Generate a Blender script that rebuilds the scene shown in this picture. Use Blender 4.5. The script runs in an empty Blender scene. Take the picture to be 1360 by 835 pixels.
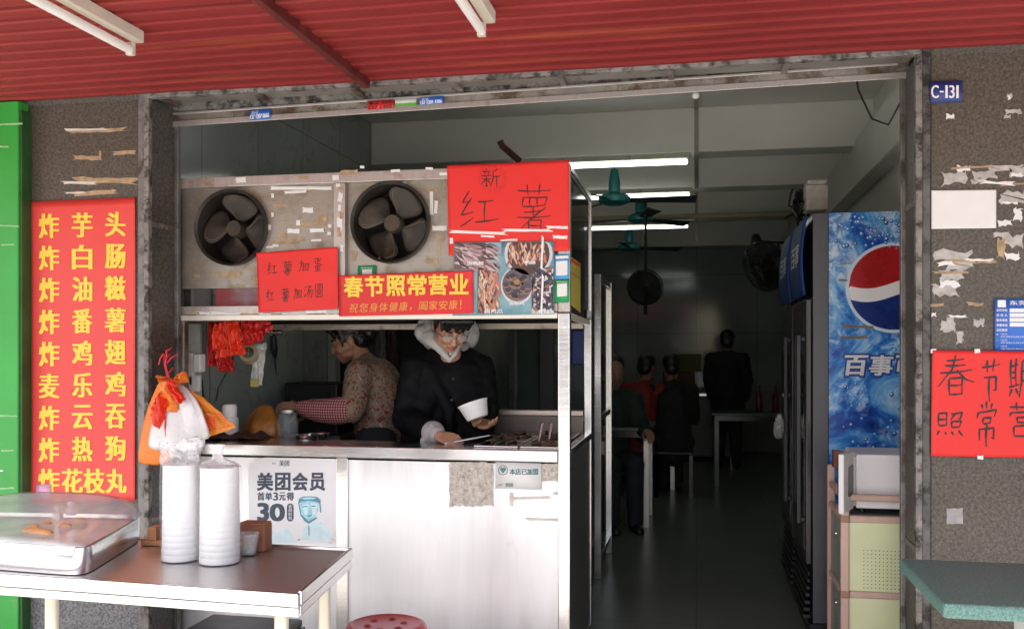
import bpy, bmesh, math, random
from math import sin, cos, pi, radians, atan, tan, sqrt
from mathutils import Vector, Matrix, noise

# ------------------------------------------------------------------ camera, light, exposure
S = bpy.context.scene
COL = S.collection
A = atan(245/1250); F = 1250.0; HY = 464.0; H = 1.38          # yaw, focal (px of the 1360 wide photo), horizon row, eye height
cam = bpy.data.objects.new('camera', bpy.data.cameras.new('camera')); COL.objects.link(cam)
cam.location = (0, 0, H); cam.rotation_euler = (pi/2, 0, A)
cam.data.sensor_width = 36; cam.data.lens = 36*F/1360
cam.data.shift_y = (HY-417.5)/1360; cam.data.clip_end = 500; cam.data.clip_start = .05
S.camera = cam
W = bpy.data.worlds.new('World'); S.world = W; W.use_nodes = True
nt = W.node_tree; bg = nt.nodes['Background']
sky = nt.nodes.new('ShaderNodeTexSky'); sky.sky_type = 'NISHITA'; sky.sun_disc = False
SUN_EL, SUN_AZ = radians(50), radians(200)                     # azimuth clockwise from +Y: the sun stands behind the camera
sky.sun_elevation = SUN_EL; sky.sun_rotation = SUN_AZ; sky.dust_density = 3.0
nt.links.new(sky.outputs[0], bg.inputs[0]); bg.inputs[1].default_value = .15
sl = bpy.data.lights.new('sun', 'SUN'); sl.energy = 5.0; sl.angle = radians(.5); sl.color = (1, .95, .88)
so = bpy.data.objects.new('sun', sl); COL.objects.link(so)
sd = Vector((sin(SUN_AZ)*cos(SUN_EL), cos(SUN_AZ)*cos(SUN_EL), sin(SUN_EL)))
so.rotation_euler = sd.to_track_quat('Z', 'Y').to_euler(); so.location = (0, -3, 12)
S.view_settings.view_transform = 'Standard'; S.view_settings.look = 'None'
S.view_settings.exposure = 1.38; S.view_settings.gamma = 1; S.view_settings.use_curve_mapping = False
S.cycles.max_bounces = 10; S.cycles.diffuse_bounces = 5; S.cycles.glossy_bounces = 4
S.cycles.transparent_max_bounces = 12; S.cycles.sample_clamp_indirect = 6; S.cycles.use_denoising = True
S.cycles.caustics_reflective = False; S.cycles.caustics_refractive = False

# ------------------------------------------------------------------ pixel rays -> points on real planes
def ray(px):
    u = (px-680)/F
    return (-sin(A)+u*cos(A), cos(A)+u*sin(A))
def WY(px, py, Y):
    dx, dy = ray(px); t = Y/dy
    return Vector((dx*t, Y, H+(HY-py)*t/F))
def WX(px, py, X):
    dx, dy = ray(px); t = X/dx
    return Vector((X, dy*t, H+(HY-py)*t/F))
def XatY(px, Y): return WY(px, HY, Y).x

# ------------------------------------------------------------------ materials
MATS = {}
def nodes(name):
    m = bpy.data.materials.new(name); m.use_nodes = True
    return m, m.node_tree, m.node_tree.nodes['Principled BSDF']
def mixc(t, fac, a, b, blend='MIX'):
    n = t.nodes.new('ShaderNodeMix'); n.data_type = 'RGBA'; n.blend_type = blend
    for sock, v in ((n.inputs[0], fac), (n.inputs[6], a), (n.inputs[7], b)):
        if hasattr(v, 'links'): t.links.new(v, sock)
        else: sock.default_value = v if isinstance(v, (int, float)) else (*v, 1)
    return n.outputs[2]
def ramp(t, src, stops):
    n = t.nodes.new('ShaderNodeValToRGB'); e = n.color_ramp.elements
    while len(e) > 1: e.remove(e[-1])
    for i, (p, c) in enumerate(stops):
        x = e[0] if i == 0 else e.new(p)
        x.position = p; x.color = (*c, 1) if hasattr(c, '__len__') else (c, c, c, 1)
    t.links.new(src, n.inputs[0]); return n.outputs[0]
def coord(t, scale=(1, 1, 1), loc=(0, 0, 0)):
    c = t.nodes.new('ShaderNodeTexCoord'); m = t.nodes.new('ShaderNodeMapping')
    m.inputs['Scale'].default_value = scale; m.inputs['Location'].default_value = loc
    t.links.new(c.outputs['Object'], m.inputs[0]); return m.outputs[0]
def noi(t, vec, scale, detail=4, rough=.55, dist=0):
    n = t.nodes.new('ShaderNodeTexNoise'); n.inputs['Scale'].default_value = scale
    n.inputs['Detail'].default_value = detail; n.inputs['Roughness'].default_value = rough
    n.inputs['Distortion'].default_value = dist
    t.links.new(vec, n.inputs['Vector']); return n.outputs['Fac']
def vor(t, vec, scale, feat='F1', out='Distance', rnd=1):
    n = t.nodes.new('ShaderNodeTexVoronoi'); n.feature = feat; n.inputs['Scale'].default_value = scale
    n.inputs['Randomness'].default_value = rnd
    t.links.new(vec, n.inputs['Vector']); return n.outputs[out]
def bump(t, p, h, strength=.2, dist=.01):
    b = t.nodes.new('ShaderNodeBump'); b.inputs['Strength'].default_value = strength
    b.inputs['Distance'].default_value = dist; t.links.new(h, b.inputs['Height'])
    t.links.new(b.outputs[0], p.inputs['Normal'])
def mat(name, col, rough=.5, metal=0, var=.12, scale=8, bmp=0, spec=None, dirt=None, dscale=3, stretch=(1, 1, 1), bscale=None):
    """plain material whose own colour wanders a little, optional dirt patches and surface relief"""
    if name in MATS: return MATS[name]
    m, t, p = nodes(name); v = coord(t, stretch)
    n = noi(t, v, scale)
    lo = [max(0, c*(1-var)) for c in col]; hi = [min(1, c*(1+var)) for c in col]
    c = ramp(t, n, [(.3, lo), (.7, hi)])
    if dirt:
        d = ramp(t, noi(t, v, dscale, 8, .7), [(dirt[1], 0), (dirt[1]+.12, 1)])
        c = mixc(t, d, c, dirt[0])
    t.links.new(c, p.inputs['Base Color'])
    r = ramp(t, n, [(.2, max(.02, rough*.8)), (.8, min(1, rough*1.25))]); t.links.new(r, p.inputs['Roughness'])
    p.inputs['Metallic'].default_value = metal
    if spec is not None: p.inputs['Specular IOR Level'].default_value = spec
    if bmp: bump(t, p, noi(t, v, bscale or scale*3, 5), bmp)
    MATS[name] = m; return m
def plastic_film(name, col=(.95, .95, .95), alpha=.35, rough=.15, bscale=30, bs=.5):
    if name in MATS: return MATS[name]
    m, t, p = nodes(name); v = coord(t)
    n = noi(t, v, bscale, 4, .6, 1.0)
    p.inputs['Base Color'].default_value = (*col, 1); p.inputs['Roughness'].default_value = rough
    a = ramp(t, n, [(.35, alpha*.55), (.7, min(1, alpha*1.6))]); t.links.new(a, p.inputs['Alpha'])
    bump(t, p, n, bs, .02); MATS[name] = m; return m
def glass(name, col=(.8, .9, .88), alpha=.15, rough=.03):
    if name in MATS: return MATS[name]
    m, t, p = nodes(name)
    p.inputs['Base Color'].default_value = (*col, 1); p.inputs['Roughness'].default_value = rough
    p.inputs['Alpha'].default_value = alpha; MATS[name] = m; return m
def emit(name, col, s):
    m, t, p = nodes(name); p.inputs['Base Color'].default_value = (*col, 1)
    p.inputs['Emission Color'].default_value = (*col, 1); p.inputs['Emission Strength'].default_value = s
    MATS[name] = m; return m
def granite(name, base, dark, light, rough=.45, sc=1):
    m, t, p = nodes(name); v = coord(t)
    a = noi(t, v, 130*sc, 3, .75); b = noi(t, v, 85*sc, 4, .65); g = noi(t, v, 2.2, 6, .65)
    c = ramp(t, a, [(.36, dark), (.47, base), (.58, base), (.68, light)])
    c = mixc(t, ramp(t, b, [(.45, 0), (.62, 1)]), c, dark)
    c = mixc(t, ramp(t, g, [(.4, 0), (.65, .22)]), c, [x*.55 for x in base])
    t.links.new(c, p.inputs['Base Color']); p.inputs['Roughness'].default_value = rough
    bump(t, p, a, .12, .004); MATS[name] = m; return m
def steel(name, col=(.62, .61, .6), rough=.28, stain=None, sthr=.55, streak=(1, 1, 30), metal=1.0, ssc=5):
    """brushed sheet steel, optional brown grease stains"""
    m, t, p = nodes(name); v = coord(t, streak); w = coord(t)
    n = noi(t, v, 12, 3); big = noi(t, w, 2.5, 4)
    c = ramp(t, n, [(.3, [x*.88 for x in col]), (.7, [min(1, x*1.06) for x in col])])
    r = ramp(t, n, [(.25, rough*.8), (.75, rough*1.3)])
    if stain:
        s = ramp(t, noi(t, w, ssc, 9, .72), [(sthr, 0), (sthr+.16, 1)])
        c = mixc(t, s, c, stain)
        r = mixc(t, s, r, (.6, .6, .6))
        mm = ramp(t, s, [(0, metal), (1, .1)]); t.links.new(mm, p.inputs['Metallic'])
    else: p.inputs['Metallic'].default_value = metal
    t.links.new(c, p.inputs['Base Color']); t.links.new(r, p.inputs['Roughness'])
    bump(t, p, big, .08, .02); MATS[name] = m; return m
def tiles(name, c1, c2, grout, w, h, rough=.2, axes='xz', vein=None):
    m, t, p = nodes(name)
    c = t.nodes.new('ShaderNodeTexCoord'); s = t.nodes.new('ShaderNodeSeparateXYZ'); k = t.nodes.new('ShaderNodeCombineXYZ')
    t.links.new(c.outputs['Object'], s.inputs[0])
    for i, ax in enumerate(axes): t.links.new(s.outputs['xyz'.index(ax)], k.inputs[i])
    b = t.nodes.new('ShaderNodeTexBrick'); b.offset = 0; b.inputs['Scale'].default_value = 1
    b.inputs['Brick Width'].default_value = w; b.inputs['Row Height'].default_value = h
    b.inputs['Mortar Size'].default_value = .004; b.inputs['Mortar Smooth'].default_value = .2
    for n_, cc in (('Color1', c1), ('Color2', c2), ('Mortar', grout)): b.inputs[n_].default_value = (*cc, 1)
    t.links.new(k.outputs[0], b.inputs['Vector'])
    col = mixc(t, ramp(t, noi(t, c.outputs['Object'], 1.7, 6), [(.4, 0), (.7, .5)]), b.outputs['Color'], [x*.6 for x in c1])
    if vein:
        vv = noi(t, c.outputs['Object'], 1.4, 5, .6, 1.5)
        col = mixc(t, ramp(t, vv, [(.485, 0), (.498, .8), (.502, .8), (.515, 0)]), col, vein)
    t.links.new(col, p.inputs['Base Color']); p.inputs['Roughness'].default_value = rough
    bump(t, p, b.outputs['Fac'], -.3, .004); MATS[name] = m; return m

# ------------------------------------------------------------------ mesh builder
class B:
    def __init__(s): s.bm = bmesh.new(); s.mi = 0
    def face(s, vs):
        try:
            f = s.bm.faces.new(vs); f.material_index = s.mi; return f
        except ValueError: return None
    def hexa(s, p):            # 8 corners: bottom 4 ccw, top 4 ccw
        v = [s.bm.verts.new(q) for q in p]
        for i in ((3, 2, 1, 0), (4, 5, 6, 7), (0, 1, 5, 4), (1, 2, 6, 5), (2, 3, 7, 6), (3, 0, 4, 7)): s.face([v[k] for k in i])
        return s
    def box(s, x0, y0, z0, x1, y1, z1):
        x0, x1 = sorted((x0, x1)); y0, y1 = sorted((y0, y1)); z0, z1 = sorted((z0, z1))
        return s.hexa([(x0, y0, z0), (x1, y0, z0), (x1, y1, z0), (x0, y1, z0), (x0, y0, z1), (x1, y0, z1), (x1, y1, z1), (x0, y1, z1)])
    def obox(s, c, d, M=None):
        x, y, z = d[0]/2, d[1]/2, d[2]/2; M = M or Matrix()
        P = [(-x, -y, -z), (x, -y, -z), (x, y, -z), (-x, y, -z), (-x, -y, z), (x, -y, z), (x, y, z), (-x, y, z)]
        return s.hexa([M @ Vector(q)+Vector(c) for q in P])
    def bar(s, a, b, w, h=None, up=(0, 0, 1)):
        a, b = Vector(a), Vector(b); d = (b-a).normalized(); u = Vector(up)
        if abs(d.dot(u)) > .98: u = Vector((0, 1, 0))
        r = d.cross(u).normalized()*w/2; u = r.cross(d).normalized()*(h or w)/2
        return s.hexa([a-r-u, a+r-u, b+r-u, b-r-u, a-r+u, a+r+u, b+r+u, b-r+u])
    def tube(s, pts, rad, n=12, caps=True, closed=False):
        pts = [Vector(p) for p in pts]; m = len(pts)
        rad = rad if hasattr(rad, '__len__') else [rad]*m
        rings = []; ref = None
        for i, p in enumerate(pts):
            if closed: d = pts[(i+1) % m]-pts[i-1]
            else: d = pts[min(i+1, m-1)]-pts[max(i-1, 0)]
            d.normalize()
            if ref is None: ref = Vector((0, 0, 1)) if abs(d.z) < .9 else Vector((1, 0, 0))
            a = ref-d*ref.dot(d); a.normalize(); b = d.cross(a); ref = a
            rings.append([s.bm.verts.new(p+(a*cos(2*pi*k/n)+b*sin(2*pi*k/n))*rad[i]) for k in range(n)])
        for i in range(m if closed else m-1):
            q, r = rings[i], rings[(i+1) % m]
            for k in range(n): s.face([q[k], q[(k+1) % n], r[(k+1) % n], r[k]])
        if caps and not closed: s.face(rings[0][::-1]); s.face(rings[-1])
        return s
    def lathe(s, prof, c=(0, 0, 0), n=32, M=None, cap=True):
        c = Vector(c); M = M or Matrix(); rings = []
        for r, z in prof: rings.append([s.bm.verts.new(M @ Vector((r*cos(2*pi*k/n), r*sin(2*pi*k/n), z))+c) for k in range(n)])
        for q, r in zip(rings, rings[1:]):
            for k in range(n): s.face([q[k], q[(k+1) % n], r[(k+1) % n], r[k]])
        if cap:
            if prof[0][0] > 1e-4: s.face(rings[0][::-1])
            if prof[-1][0] > 1e-4: s.face(rings[-1])
        return s
    def ell(s, c, r, M=None, n=16):
        r = r if hasattr(r, '__len__') else (r, r, r)
        M = M or Matrix()
        L = M.to_4x4() if len(M) == 3 else M
        mm = Matrix.Translation(Vector(c)) @ L @ Matrix.Diagonal((*r, 1))
        g = bmesh.ops.create_uvsphere(s.bm, u_segments=n, v_segments=n//2+2, radius=1, matrix=mm)
        for v in g['verts']:
            for f in v.link_faces: f.material_index = s.mi
        return s
    def cap(s, pts, rad, n=12):     # chain of tapered round limbs
        pts = [Vector(p) for p in pts]
        for p, r in zip(pts, rad): s.ell(p, r*.998, n=n)
        return s.tube(pts, rad, n)
    def prism(s, poly, d):          # planar polygon of points extruded by vector d
        d = Vector(d); a = [s.bm.verts.new(p) for p in poly]; b = [s.bm.verts.new(Vector(p)+d) for p in poly]
        s.face(a[::-1]); s.face(b); n = len(a)
        for i in range(n): s.face([a[i], a[(i+1) % n], b[(i+1) % n], b[i]])
        return s
    def poly(s, pts): s.face([s.bm.verts.new(p) for p in pts]); return s
    def grid(s, f, nu, nv, wrap=False):
        R = [[s.bm.verts.new(f(i/nu, j/nv)) for i in range(nu if wrap else nu+1)] for j in range(nv+1)]
        for j in range(nv):
            for i in range(nu):
                k = (i+1) % nu if wrap else i+1
                s.face([R[j][i], R[j][k], R[j+1][k], R[j+1][i]])
        return R

def obj(name, b, m, parent=None, smooth=False, bevel=0, solid=0, sub=0, kind=None, weld=False, recalc=True, origin=None):
    bm = b.bm
    if weld: bmesh.ops.remove_doubles(bm, verts=bm.verts, dist=1e-5)
    if recalc: bmesh.ops.recalc_face_normals(bm, faces=bm.faces)
    if parent is not None: o0 = parent.matrix_world.translation.copy() if not parent.parent else Vector(parent['_w'])
    elif origin is not None: o0 = Vector(origin)
    else:
        P = [v.co for v in bm.verts]
        o0 = Vector(((min(p.x for p in P)+max(p.x for p in P))/2, (min(p.y for p in P)+max(p.y for p in P))/2, min(p.z for p in P)))
    if parent is not None: o0 = Vector(parent['_w'])
    bm.transform(Matrix.Translation(-o0))
    me = bpy.data.meshes.new(name); bm.to_mesh(me); bm.free()
    for x in (m if isinstance(m, (list, tuple)) else [m]): me.materials.append(x)
    if smooth:
        me.polygons.foreach_set('use_smooth', [True]*len(me.polygons))
        if smooth != 'all':
            try: me.set_sharp_from_angle(angle=radians(smooth if smooth is not True else 40))
            except Exception: pass
    o = bpy.data.objects.new(name, me); COL.objects.link(o)
    if parent is not None: o.parent = parent
    else: o.location = o0
    o['_w'] = list(o0)
    if kind: o['kind'] = kind
    if solid: x = o.modifiers.new('solid', 'SOLIDIFY'); x.thickness = solid; x.offset = 0
    if sub: x = o.modifiers.new('sub', 'SUBSURF'); x.levels = sub; x.render_levels = sub
    if bevel:
        x = o.modifiers.new('bevel', 'BEVEL'); x.width = bevel; x.segments = 2; x.limit_method = 'ANGLE'; x.angle_limit = radians(40)
        x.harden_normals = False
    return o
def tag(o, label, cat, group=None):
    o['label'] = label; o['category'] = cat
    if group: o['group'] = group
    return o
def thing(name, label, cat, loc, group=None):
    o = bpy.data.objects.new(name, None); COL.objects.link(o); o.location = loc; o['_w'] = list(loc)
    o.empty_display_size = .1
    return tag(o, label, cat, group)
def dup(root, loc, label=None, rotz=0):
    r = root.copy(); COL.objects.link(r); r.location = loc; r.rotation_euler = (0, 0, rotz)
    if label: r['label'] = label
    for ch in root.children:
        c = ch.copy(); COL.objects.link(c); c.parent = r
        for g in ch.children:
            d = g.copy(); COL.objects.link(d); d.parent = c
    return r

# ------------------------------------------------------------------ lettering
_tc = bpy.data.curves.new('lettering', 'FONT'); _to = bpy.data.objects.new('lettering', _tc); COL.objects.link(_to)
_gc = {}
def glyph(ch):
    if ch in _gc: return _gc[ch]
    _tc.body = ch; _tc.resolution_u = 3
    dg = bpy.context.evaluated_depsgraph_get(); dg.update()
    me = bpy.data.meshes.new_from_object(_to.evaluated_get(dg))
    P = [v.co.copy() for v in me.vertices]; Fs = [tuple(f.vertices) for f in me.polygons]
    bpy.data.meshes.remove(me); _gc[ch] = (P, Fs); return P, Fs
def lettering(b, ch, x0, y0, x1, y1, put, bold=0, bv=0, slant=0, fit=True):
    """one string stretched into a rectangle of the sign; 'put' carries (column,row,layer) onto the sign's plane"""
    P, Fs = glyph(ch)
    if not P: return
    mx, Mx = min(p.x for p in P), max(p.x for p in P); my, My = min(p.y for p in P), max(p.y for p in P)
    sx = (x1-x0)/(Mx-mx); sy = (y1-y0)/max(1e-6, (My-my))
    offs = [(0, 0)]
    if bold: offs += [(-bold, 0), (bold, 0), (-bold/2, 0), (bold/2, 0)]
    if bv: offs += [(0, bv), (0, -bv), (bold, bv), (-bold, -bv), (bold, -bv), (-bold, bv)]
    for k, (ox, oy) in enumerate(offs):
        V = []
        for p in P:
            yy = y1-(p.y-my)*sy
            V.append(b.bm.verts.new(put(x0+(p.x-mx)*sx+ox+slant*(y1-yy), yy+oy, k)))
        for f in Fs: b.face([V[i] for i in f])
def planeY(Y, step=.00012):
    return lambda x, y, k=0: WY(x, y, Y-k*step)
STROKES = {
'红': [[(28,5),(12,32),(32,28)],[(34,20),(8,60),(36,52)],[(6,86),(38,66)],[(48,30),(84,26)],[(66,28),(64,74)],[(42,78),(98,70)]],
'薯': [[(8,14),(92,12)],[(34,2),(36,24)],[(64,2),(62,24)],[(22,30),(20,48)],[(22,30),(84,28),(77,46)],[(20,48),(77,46)],[(40,30),(39,47)],[(58,29),(57,47)],[(24,58),(74,56)],[(48,50),(47,68)],[(8,70),(92,66)],[(78,50),(18,94)],[(38,76),(36,98)],[(38,76),(68,75),(66,98)],[(37,86),(66,86)],[(36,98),(67,97)]],
'新': [[(28,4),(32,12)],[(10,18),(50,16)],[(20,24),(24,34)],[(42,22),(36,34)],[(6,40),(54,37)],[(30,38),(30,92),(24,86)],[(10,58),(50,55)],[(28,60),(8,82)],[(34,62),(50,78)],[(82,8),(60,20)],[(62,18),(60,60),(48,94)],[(62,44),(96,40)],[(80,43),(79,98)]],
'春': [[(25,15),(72,12)],[(22,28),(75,25)],[(8,44),(92,38)],[(50,2),(42,36),(6,76)],[(54,38),(74,58),(98,66)],[(34,58),(33,96)],[(34,58),(66,56),(64,95)],[(34,75),(64,74)],[(33,95),(65,93)]],
'节': [[(10,22),(92,16)],[(34,6),(36,34)],[(66,4),(60,32)],[(18,46),(76,42),(73,72),(60,72)],[(44,46),(43,98)]],
'期': [[(6,22),(48,18)],[(16,6),(17,68)],[(38,4),(38,66)],[(17,36),(38,34)],[(17,50),(38,48)],[(4,70),(52,64)],[(18,76),(6,94)],[(36,74),(48,90)],[(64,10),(62,60),(52,96)],[(64,10),(92,8),(92,92),(84,86)],[(64,34),(90,32)],[(63,56),(90,54)]],
'照': [[(10,12),(10,58)],[(10,12),(38,10),(38,56)],[(10,34),(38,33)],[(10,57),(38,56)],[(52,14),(92,10),(85,34),(76,30)],[(68,14),(50,38)],[(56,42),(57,64)],[(56,42),(90,40),(84,62)],[(57,64),(85,62)],[(12,76),(4,94)],[(32,80),(37,92)],[(56,78),(63,92)],[(80,76),(96,96)]],
'常': [[(50,2),(50,18)],[(28,8),(34,18)],[(74,4),(66,18)],[(12,24),(8,36)],[(12,26),(92,20),(84,34)],[(34,36),(34,50)],[(34,36),(66,34),(64,48)],[(34,50),(65,48)],[(20,60),(20,86)],[(20,60),(82,56),(81,82),(70,80)],[(50,50),(49,100)]],
'营': [[(8,16),(92,12)],[(32,4),(34,26)],[(66,2),(62,26)],[(12,32),(8,44)],[(12,34),(92,28),(84,42)],[(32,46),(34,60)],[(32,46),(68,44),(64,58)],[(34,60),(65,58)],[(22,70),(24,96)],[(22,70),(78,66),(74,94)],[(24,96),(75,94)]],
'加': [[(8,30),(46,26),(42,84),(30,78)],[(28,8),(26,50),(6,92)],[(60,34),(62,80)],[(60,34),(90,32),(86,78)],[(62,78),(88,76)]],
'蛋': [[(20,8),(84,6)],[(50,8),(50,42)],[(52,24),(74,23)],[(32,20),(26,40)],[(28,42),(60,44),(92,52)],[(30,60),(31,78)],[(30,60),(70,58),(68,76)],[(30,78),(69,76)],[(50,50),(50,94)],[(24,95),(74,92)]],
'汤': [[(10,12),(20,22)],[(4,36),(14,46)],[(4,90),(22,62)],[(36,12),(80,10),(44,40),(92,38),(84,92),(72,84)],[(58,42),(34,72)],[(74,42),(46,90)]],
'圆': [[(14,8),(14,96)],[(14,8),(86,6),(86,96)],[(14,95),(86,94)],[(36,20),(36,36)],[(36,20),(64,19),(63,36)],[(36,36),(64,35)],[(32,46),(32,74)],[(32,46),(68,45),(67,74)],[(50,52),(48,70),(34,88)],[(54,72),(68,86)]],
}
def handwriting(b, ch, x0, y0, x1, y1, put, w, seed=1):
    """pen strokes of uneven width"""
    rnd = random.Random(seed)
    for si, st in enumerate(STROKES[ch]):
        pts = [Vector((x0+(x1-x0)*(p[0]+rnd.uniform(-1.5, 1.5))/100, y0+(y1-y0)*(p[1]+rnd.uniform(-1.5, 1.5))/100)) for p in st]
        Q = []
        for i in range(len(pts)-1):
            k = 6
            for j in range(k): 
                t = j/k; d = pts[i+1]-pts[i]; n = Vector((-d.y, d.x))
                Q.append(pts[i]+d*t+n*.03*sin(pi*t)*(1 if len(pts) == 2 else .4))
        Q.append(pts[-1]); N = len(Q); last = None
        for i, q in enumerate(Q):
            d = (Q[min(i+1, N-1)]-Q[max(0, i-1)]).normalized(); n = Vector((-d.y, d.x))
            t = i/(N-1); ww = w*(.55+.45*sin(pi*min(1, t*1.15+.12)))*rnd.uniform(.85, 1.15)/2
            cur = [b.bm.verts.new(put(*(q+n*ww), si % 4)), b.bm.verts.new(put(*(q-n*ww), si % 4))]
            if last: b.face([last[0], last[1], cur[1], cur[0]])
            last = cur
def cockle(u, v, bulge, seed):
    d = .30+.55*noise.noise(Vector((u*2.2+seed, v*2.6, seed)))+.25*noise.noise(Vector((u*6+seed, v*1.5, seed*2)))
    cu, cv = abs(2*u-1), abs(2*v-1); lift = max(0, cu*cv-.55)*1.3*(.5+.9*noise.noise(Vector((round(u)*3.3+seed, round(v)*5.1, 2))))
    return bulge*max(0, d*.6+max(0, lift))
def onpaper(corners, Y, bulge, seed, off=.0016, step=.0001):
    xs, ys = [c[0] for c in corners], [c[1] for c in corners]; tl, tr, br, bl = corners
    def f(x, y, k=0):
        u = (x-(tl[0]+bl[0])/2)/((tr[0]+br[0]-tl[0]-bl[0])/2); u = min(1, max(0, u))
        yt, yb = tl[1]*(1-u)+tr[1]*u, bl[1]*(1-u)+br[1]*u; v = min(1, max(0, (y-yt)/(yb-yt)))
        q = WY(x, y, Y); q.y -= cockle(u, v, bulge, seed)+off+k*step; return q
    return f
def sheet(name, corners, Y, m, label, cat, th=.0008, bulge=.004, parent=None, n=28, group=None, seed=3):
    """sheet of paper taped on a wall: corners in pixels tl,tr,br,bl on plane Y, slightly cockled"""
    b = B(); tl, tr, br, bl = [Vector(c) for c in corners]
    def f(u, v):
        p = (tl*(1-u)+tr*u)*(1-v)+(bl*(1-u)+br*u)*v
        q = WY(p.x, p.y, Y)
        q.y -= cockle(u, v, bulge, seed)
        return q
    b.grid(f, n, n)
    if parent is None:
        o = obj(name, b, m, smooth='all', solid=th); tag(o, label, cat, group)
    else: o = obj(name, b, m, parent, smooth='all', solid=th)
    return o
def scraps(name, m, parent, put, items, rnd, n=16, rag=.45):
    for it in items:
        b = B(); torn(b, lambda x, y, k=0: put(x, y, (len(parent.children) % 37)*.35), *it, rnd, n, rag); obj(name, b, m, parent, recalc=False)
def torn(b, put, x, y, w, h, rnd, n=14, rag=.35):
    """ragged scrap: outline in pixels of the photo put on its plane"""
    nl, ns = max(3, n//3), max(2, n//5); m_ = min(w, h); M_ = max(w, h); hor = w >= h; loc = []
    L_, T_ = (w, h) if hor else (h, w)
    for side in range(4):
        k_ = nl if side % 2 == 0 else ns
        for i_ in range(k_):
            t_ = i_/k_
            if side == 0: p = (-L_/2+L_*t_, -T_/2+rnd.random()*rag*T_*.55)
            elif side == 1: p = (L_/2-rnd.random()*rag*L_*.28, -T_/2+T_*t_)
            elif side == 2: p = (L_/2-L_*t_, T_/2-rnd.random()*rag*T_*.55)
            else: p = (-L_/2+rnd.random()*rag*L_*.28, T_/2-T_*t_)
            loc.append(p)
    th_ = rnd.uniform(-.06, .06) if rag > .15 else 0; pts = []
    for p in loc:
        p = p if hor else (p[1], p[0]); pts.append((x+p[0]*cos(th_)-p[1]*sin(th_), y+p[0]*sin(th_)+p[1]*cos(th_)))
    k_ = rnd.randint(0, 3); b.poly([put(px, py, k_) for px, py in pts])

# ------------------------------------------------------------------ palette
M_conc = mat('pavement concrete', (.50, .49, .47), .8, var=.15, scale=1.2, bmp=.2, dirt=((.3, .29, .27), .55), dscale=.8)
M_asph = mat('asphalt', (.06, .06, .06), .85, var=.2, scale=3, bmp=.3)
M_floor = tiles('grey green floor tile', (.14, .165, .145), (.15, .175, .15), (.05, .058, .05), .6, .6, .3, 'xy')
M_wallt = tiles('pale wall tile', (.36, .40, .37), (.38, .41, .38), (.2, .21, .2), .6, .9, .12, 'yz', vein=(.27, .29, .27))
M_wallb = tiles('back wall tile', (.33, .37, .345), (.34, .375, .35), (.16, .18, .17), .8, .8, .1, 'xz')
M_ceil = mat('ceiling paint', (.82, .81, .74), .8, var=.06, scale=1.5, dirt=((.4, .36, .28), .6), dscale=.9)
M_beam = mat('beam paint', (.84, .82, .74), .75, var=.06, scale=1.3, dirt=((.48, .4, .3), .62), dscale=.8)
M_gran = granite('brown granite', (.118, .099, .075), (.05, .042, .032), (.21, .185, .145))
M_grand = granite('dark granite reveal', (.11, .1, .085), (.035, .03, .028), (.22, .2, .17))
M_green_gr = granite('green granite', (.13, .25, .22), (.06, .15, .13), (.26, .42, .37), .6, 1.6)
M_zinc = mat('weathered zinc', (.22, .21, .20), .5, .6, .25, 14, .3, dirt=((.09, .075, .06), .5), dscale=9)
M_iron = mat('grimy frame steel', (.28, .25, .22), .5, .55, .3, 9, .35, dirt=((.12, .075, .045), .5), dscale=7)
M_old = mat('flaking grey paint', (.24, .225, .205), .7, .1, .3, 12, .5, dirt=((.035, .03, .026), .47), dscale=16)
M_rust = mat('rust', (.10, .035, .022), .8, .2, .4, 20, .4)
M_steelp = steel('cart panel steel', (.76, .76, .775), .38, (.62, .60, .56), .60, (1.1, 1, .12), .7, 3)
M_steel = steel('bright steel', (.72, .71, .70), .22)
M_dull = steel('dull steel', (.40, .385, .37), .35)
M_tabst = steel('table steel', (.68, .665, .65), .36, streak=(1, 30, 1))
M_hood = steel('greasy hood steel', (.36, .33, .285), .4, (.24, .175, .10), .49, (1, 1, 14), .7, 6)
M_hoodr = steel('stained rail steel', (.50, .45, .42), .38, (.30, .18, .10), .56, (20, 1, 1), .6, 9)
M_rail = mat('cream rail', (.78, .74, .64), .4, .3, .06, 6)
M_black = mat('black plastic', (.012, .012, .013), .4, var=.2)
M_blackg = mat('black enamel', (.02, .02, .021), .22, var=.2)
M_fan = mat('dusty black fan', (.038, .031, .024), .55, .2, .35, 12, .2, dirt=((.07, .052, .033), .5), dscale=8)
M_fanr = mat('fan ring', (.05, .043, .037), .45, .3, .3, 10)
M_fand = mat('fan housing', (.012, .010, .009), .8)
M_red = mat('red poster paper', (.80, .028, .022), .55, var=.04, scale=3)
M_redm = mat('menu red paper', (.76, .065, .055), .42, var=.03, scale=2)
M_redb = mat('banner red', (.70, .018, .018), .42, var=.05, scale=3)
M_yel = mat('yellow print', (.88, .66, .07), .45, var=.03)
M_gold = mat('gold script', (.75, .36, .06), .45, var=.03)
M_ink = mat('marker ink', (.035, .012, .012), .5)
M_inkb = mat('brush ink', (.015, .012, .014), .5)
M_white = mat('white paper', (.80, .80, .78), .6, var=.04)
M_offw = mat('aged paper', (.64, .60, .52), .7, var=.15, scale=25)
M_tan = mat('glue stain', (.42, .30, .17), .7, var=.3, scale=30)
M_scrap = mat('grey scrap', (.46, .44, .41), .7, var=.25, scale=40)
M_blue = mat('blue sign', (.03, .16, .62), .4, var=.06)
M_navy = mat('navy plate', (.03, .05, .22), .4, var=.06)
M_wprint = mat('white print', (.85, .85, .85), .5, var=.02)
M_greenp = mat('green sticker', (.03, .36, .12), .4)
M_skyb = mat('sky blue sticker', (.10, .40, .75), .4)
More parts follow.
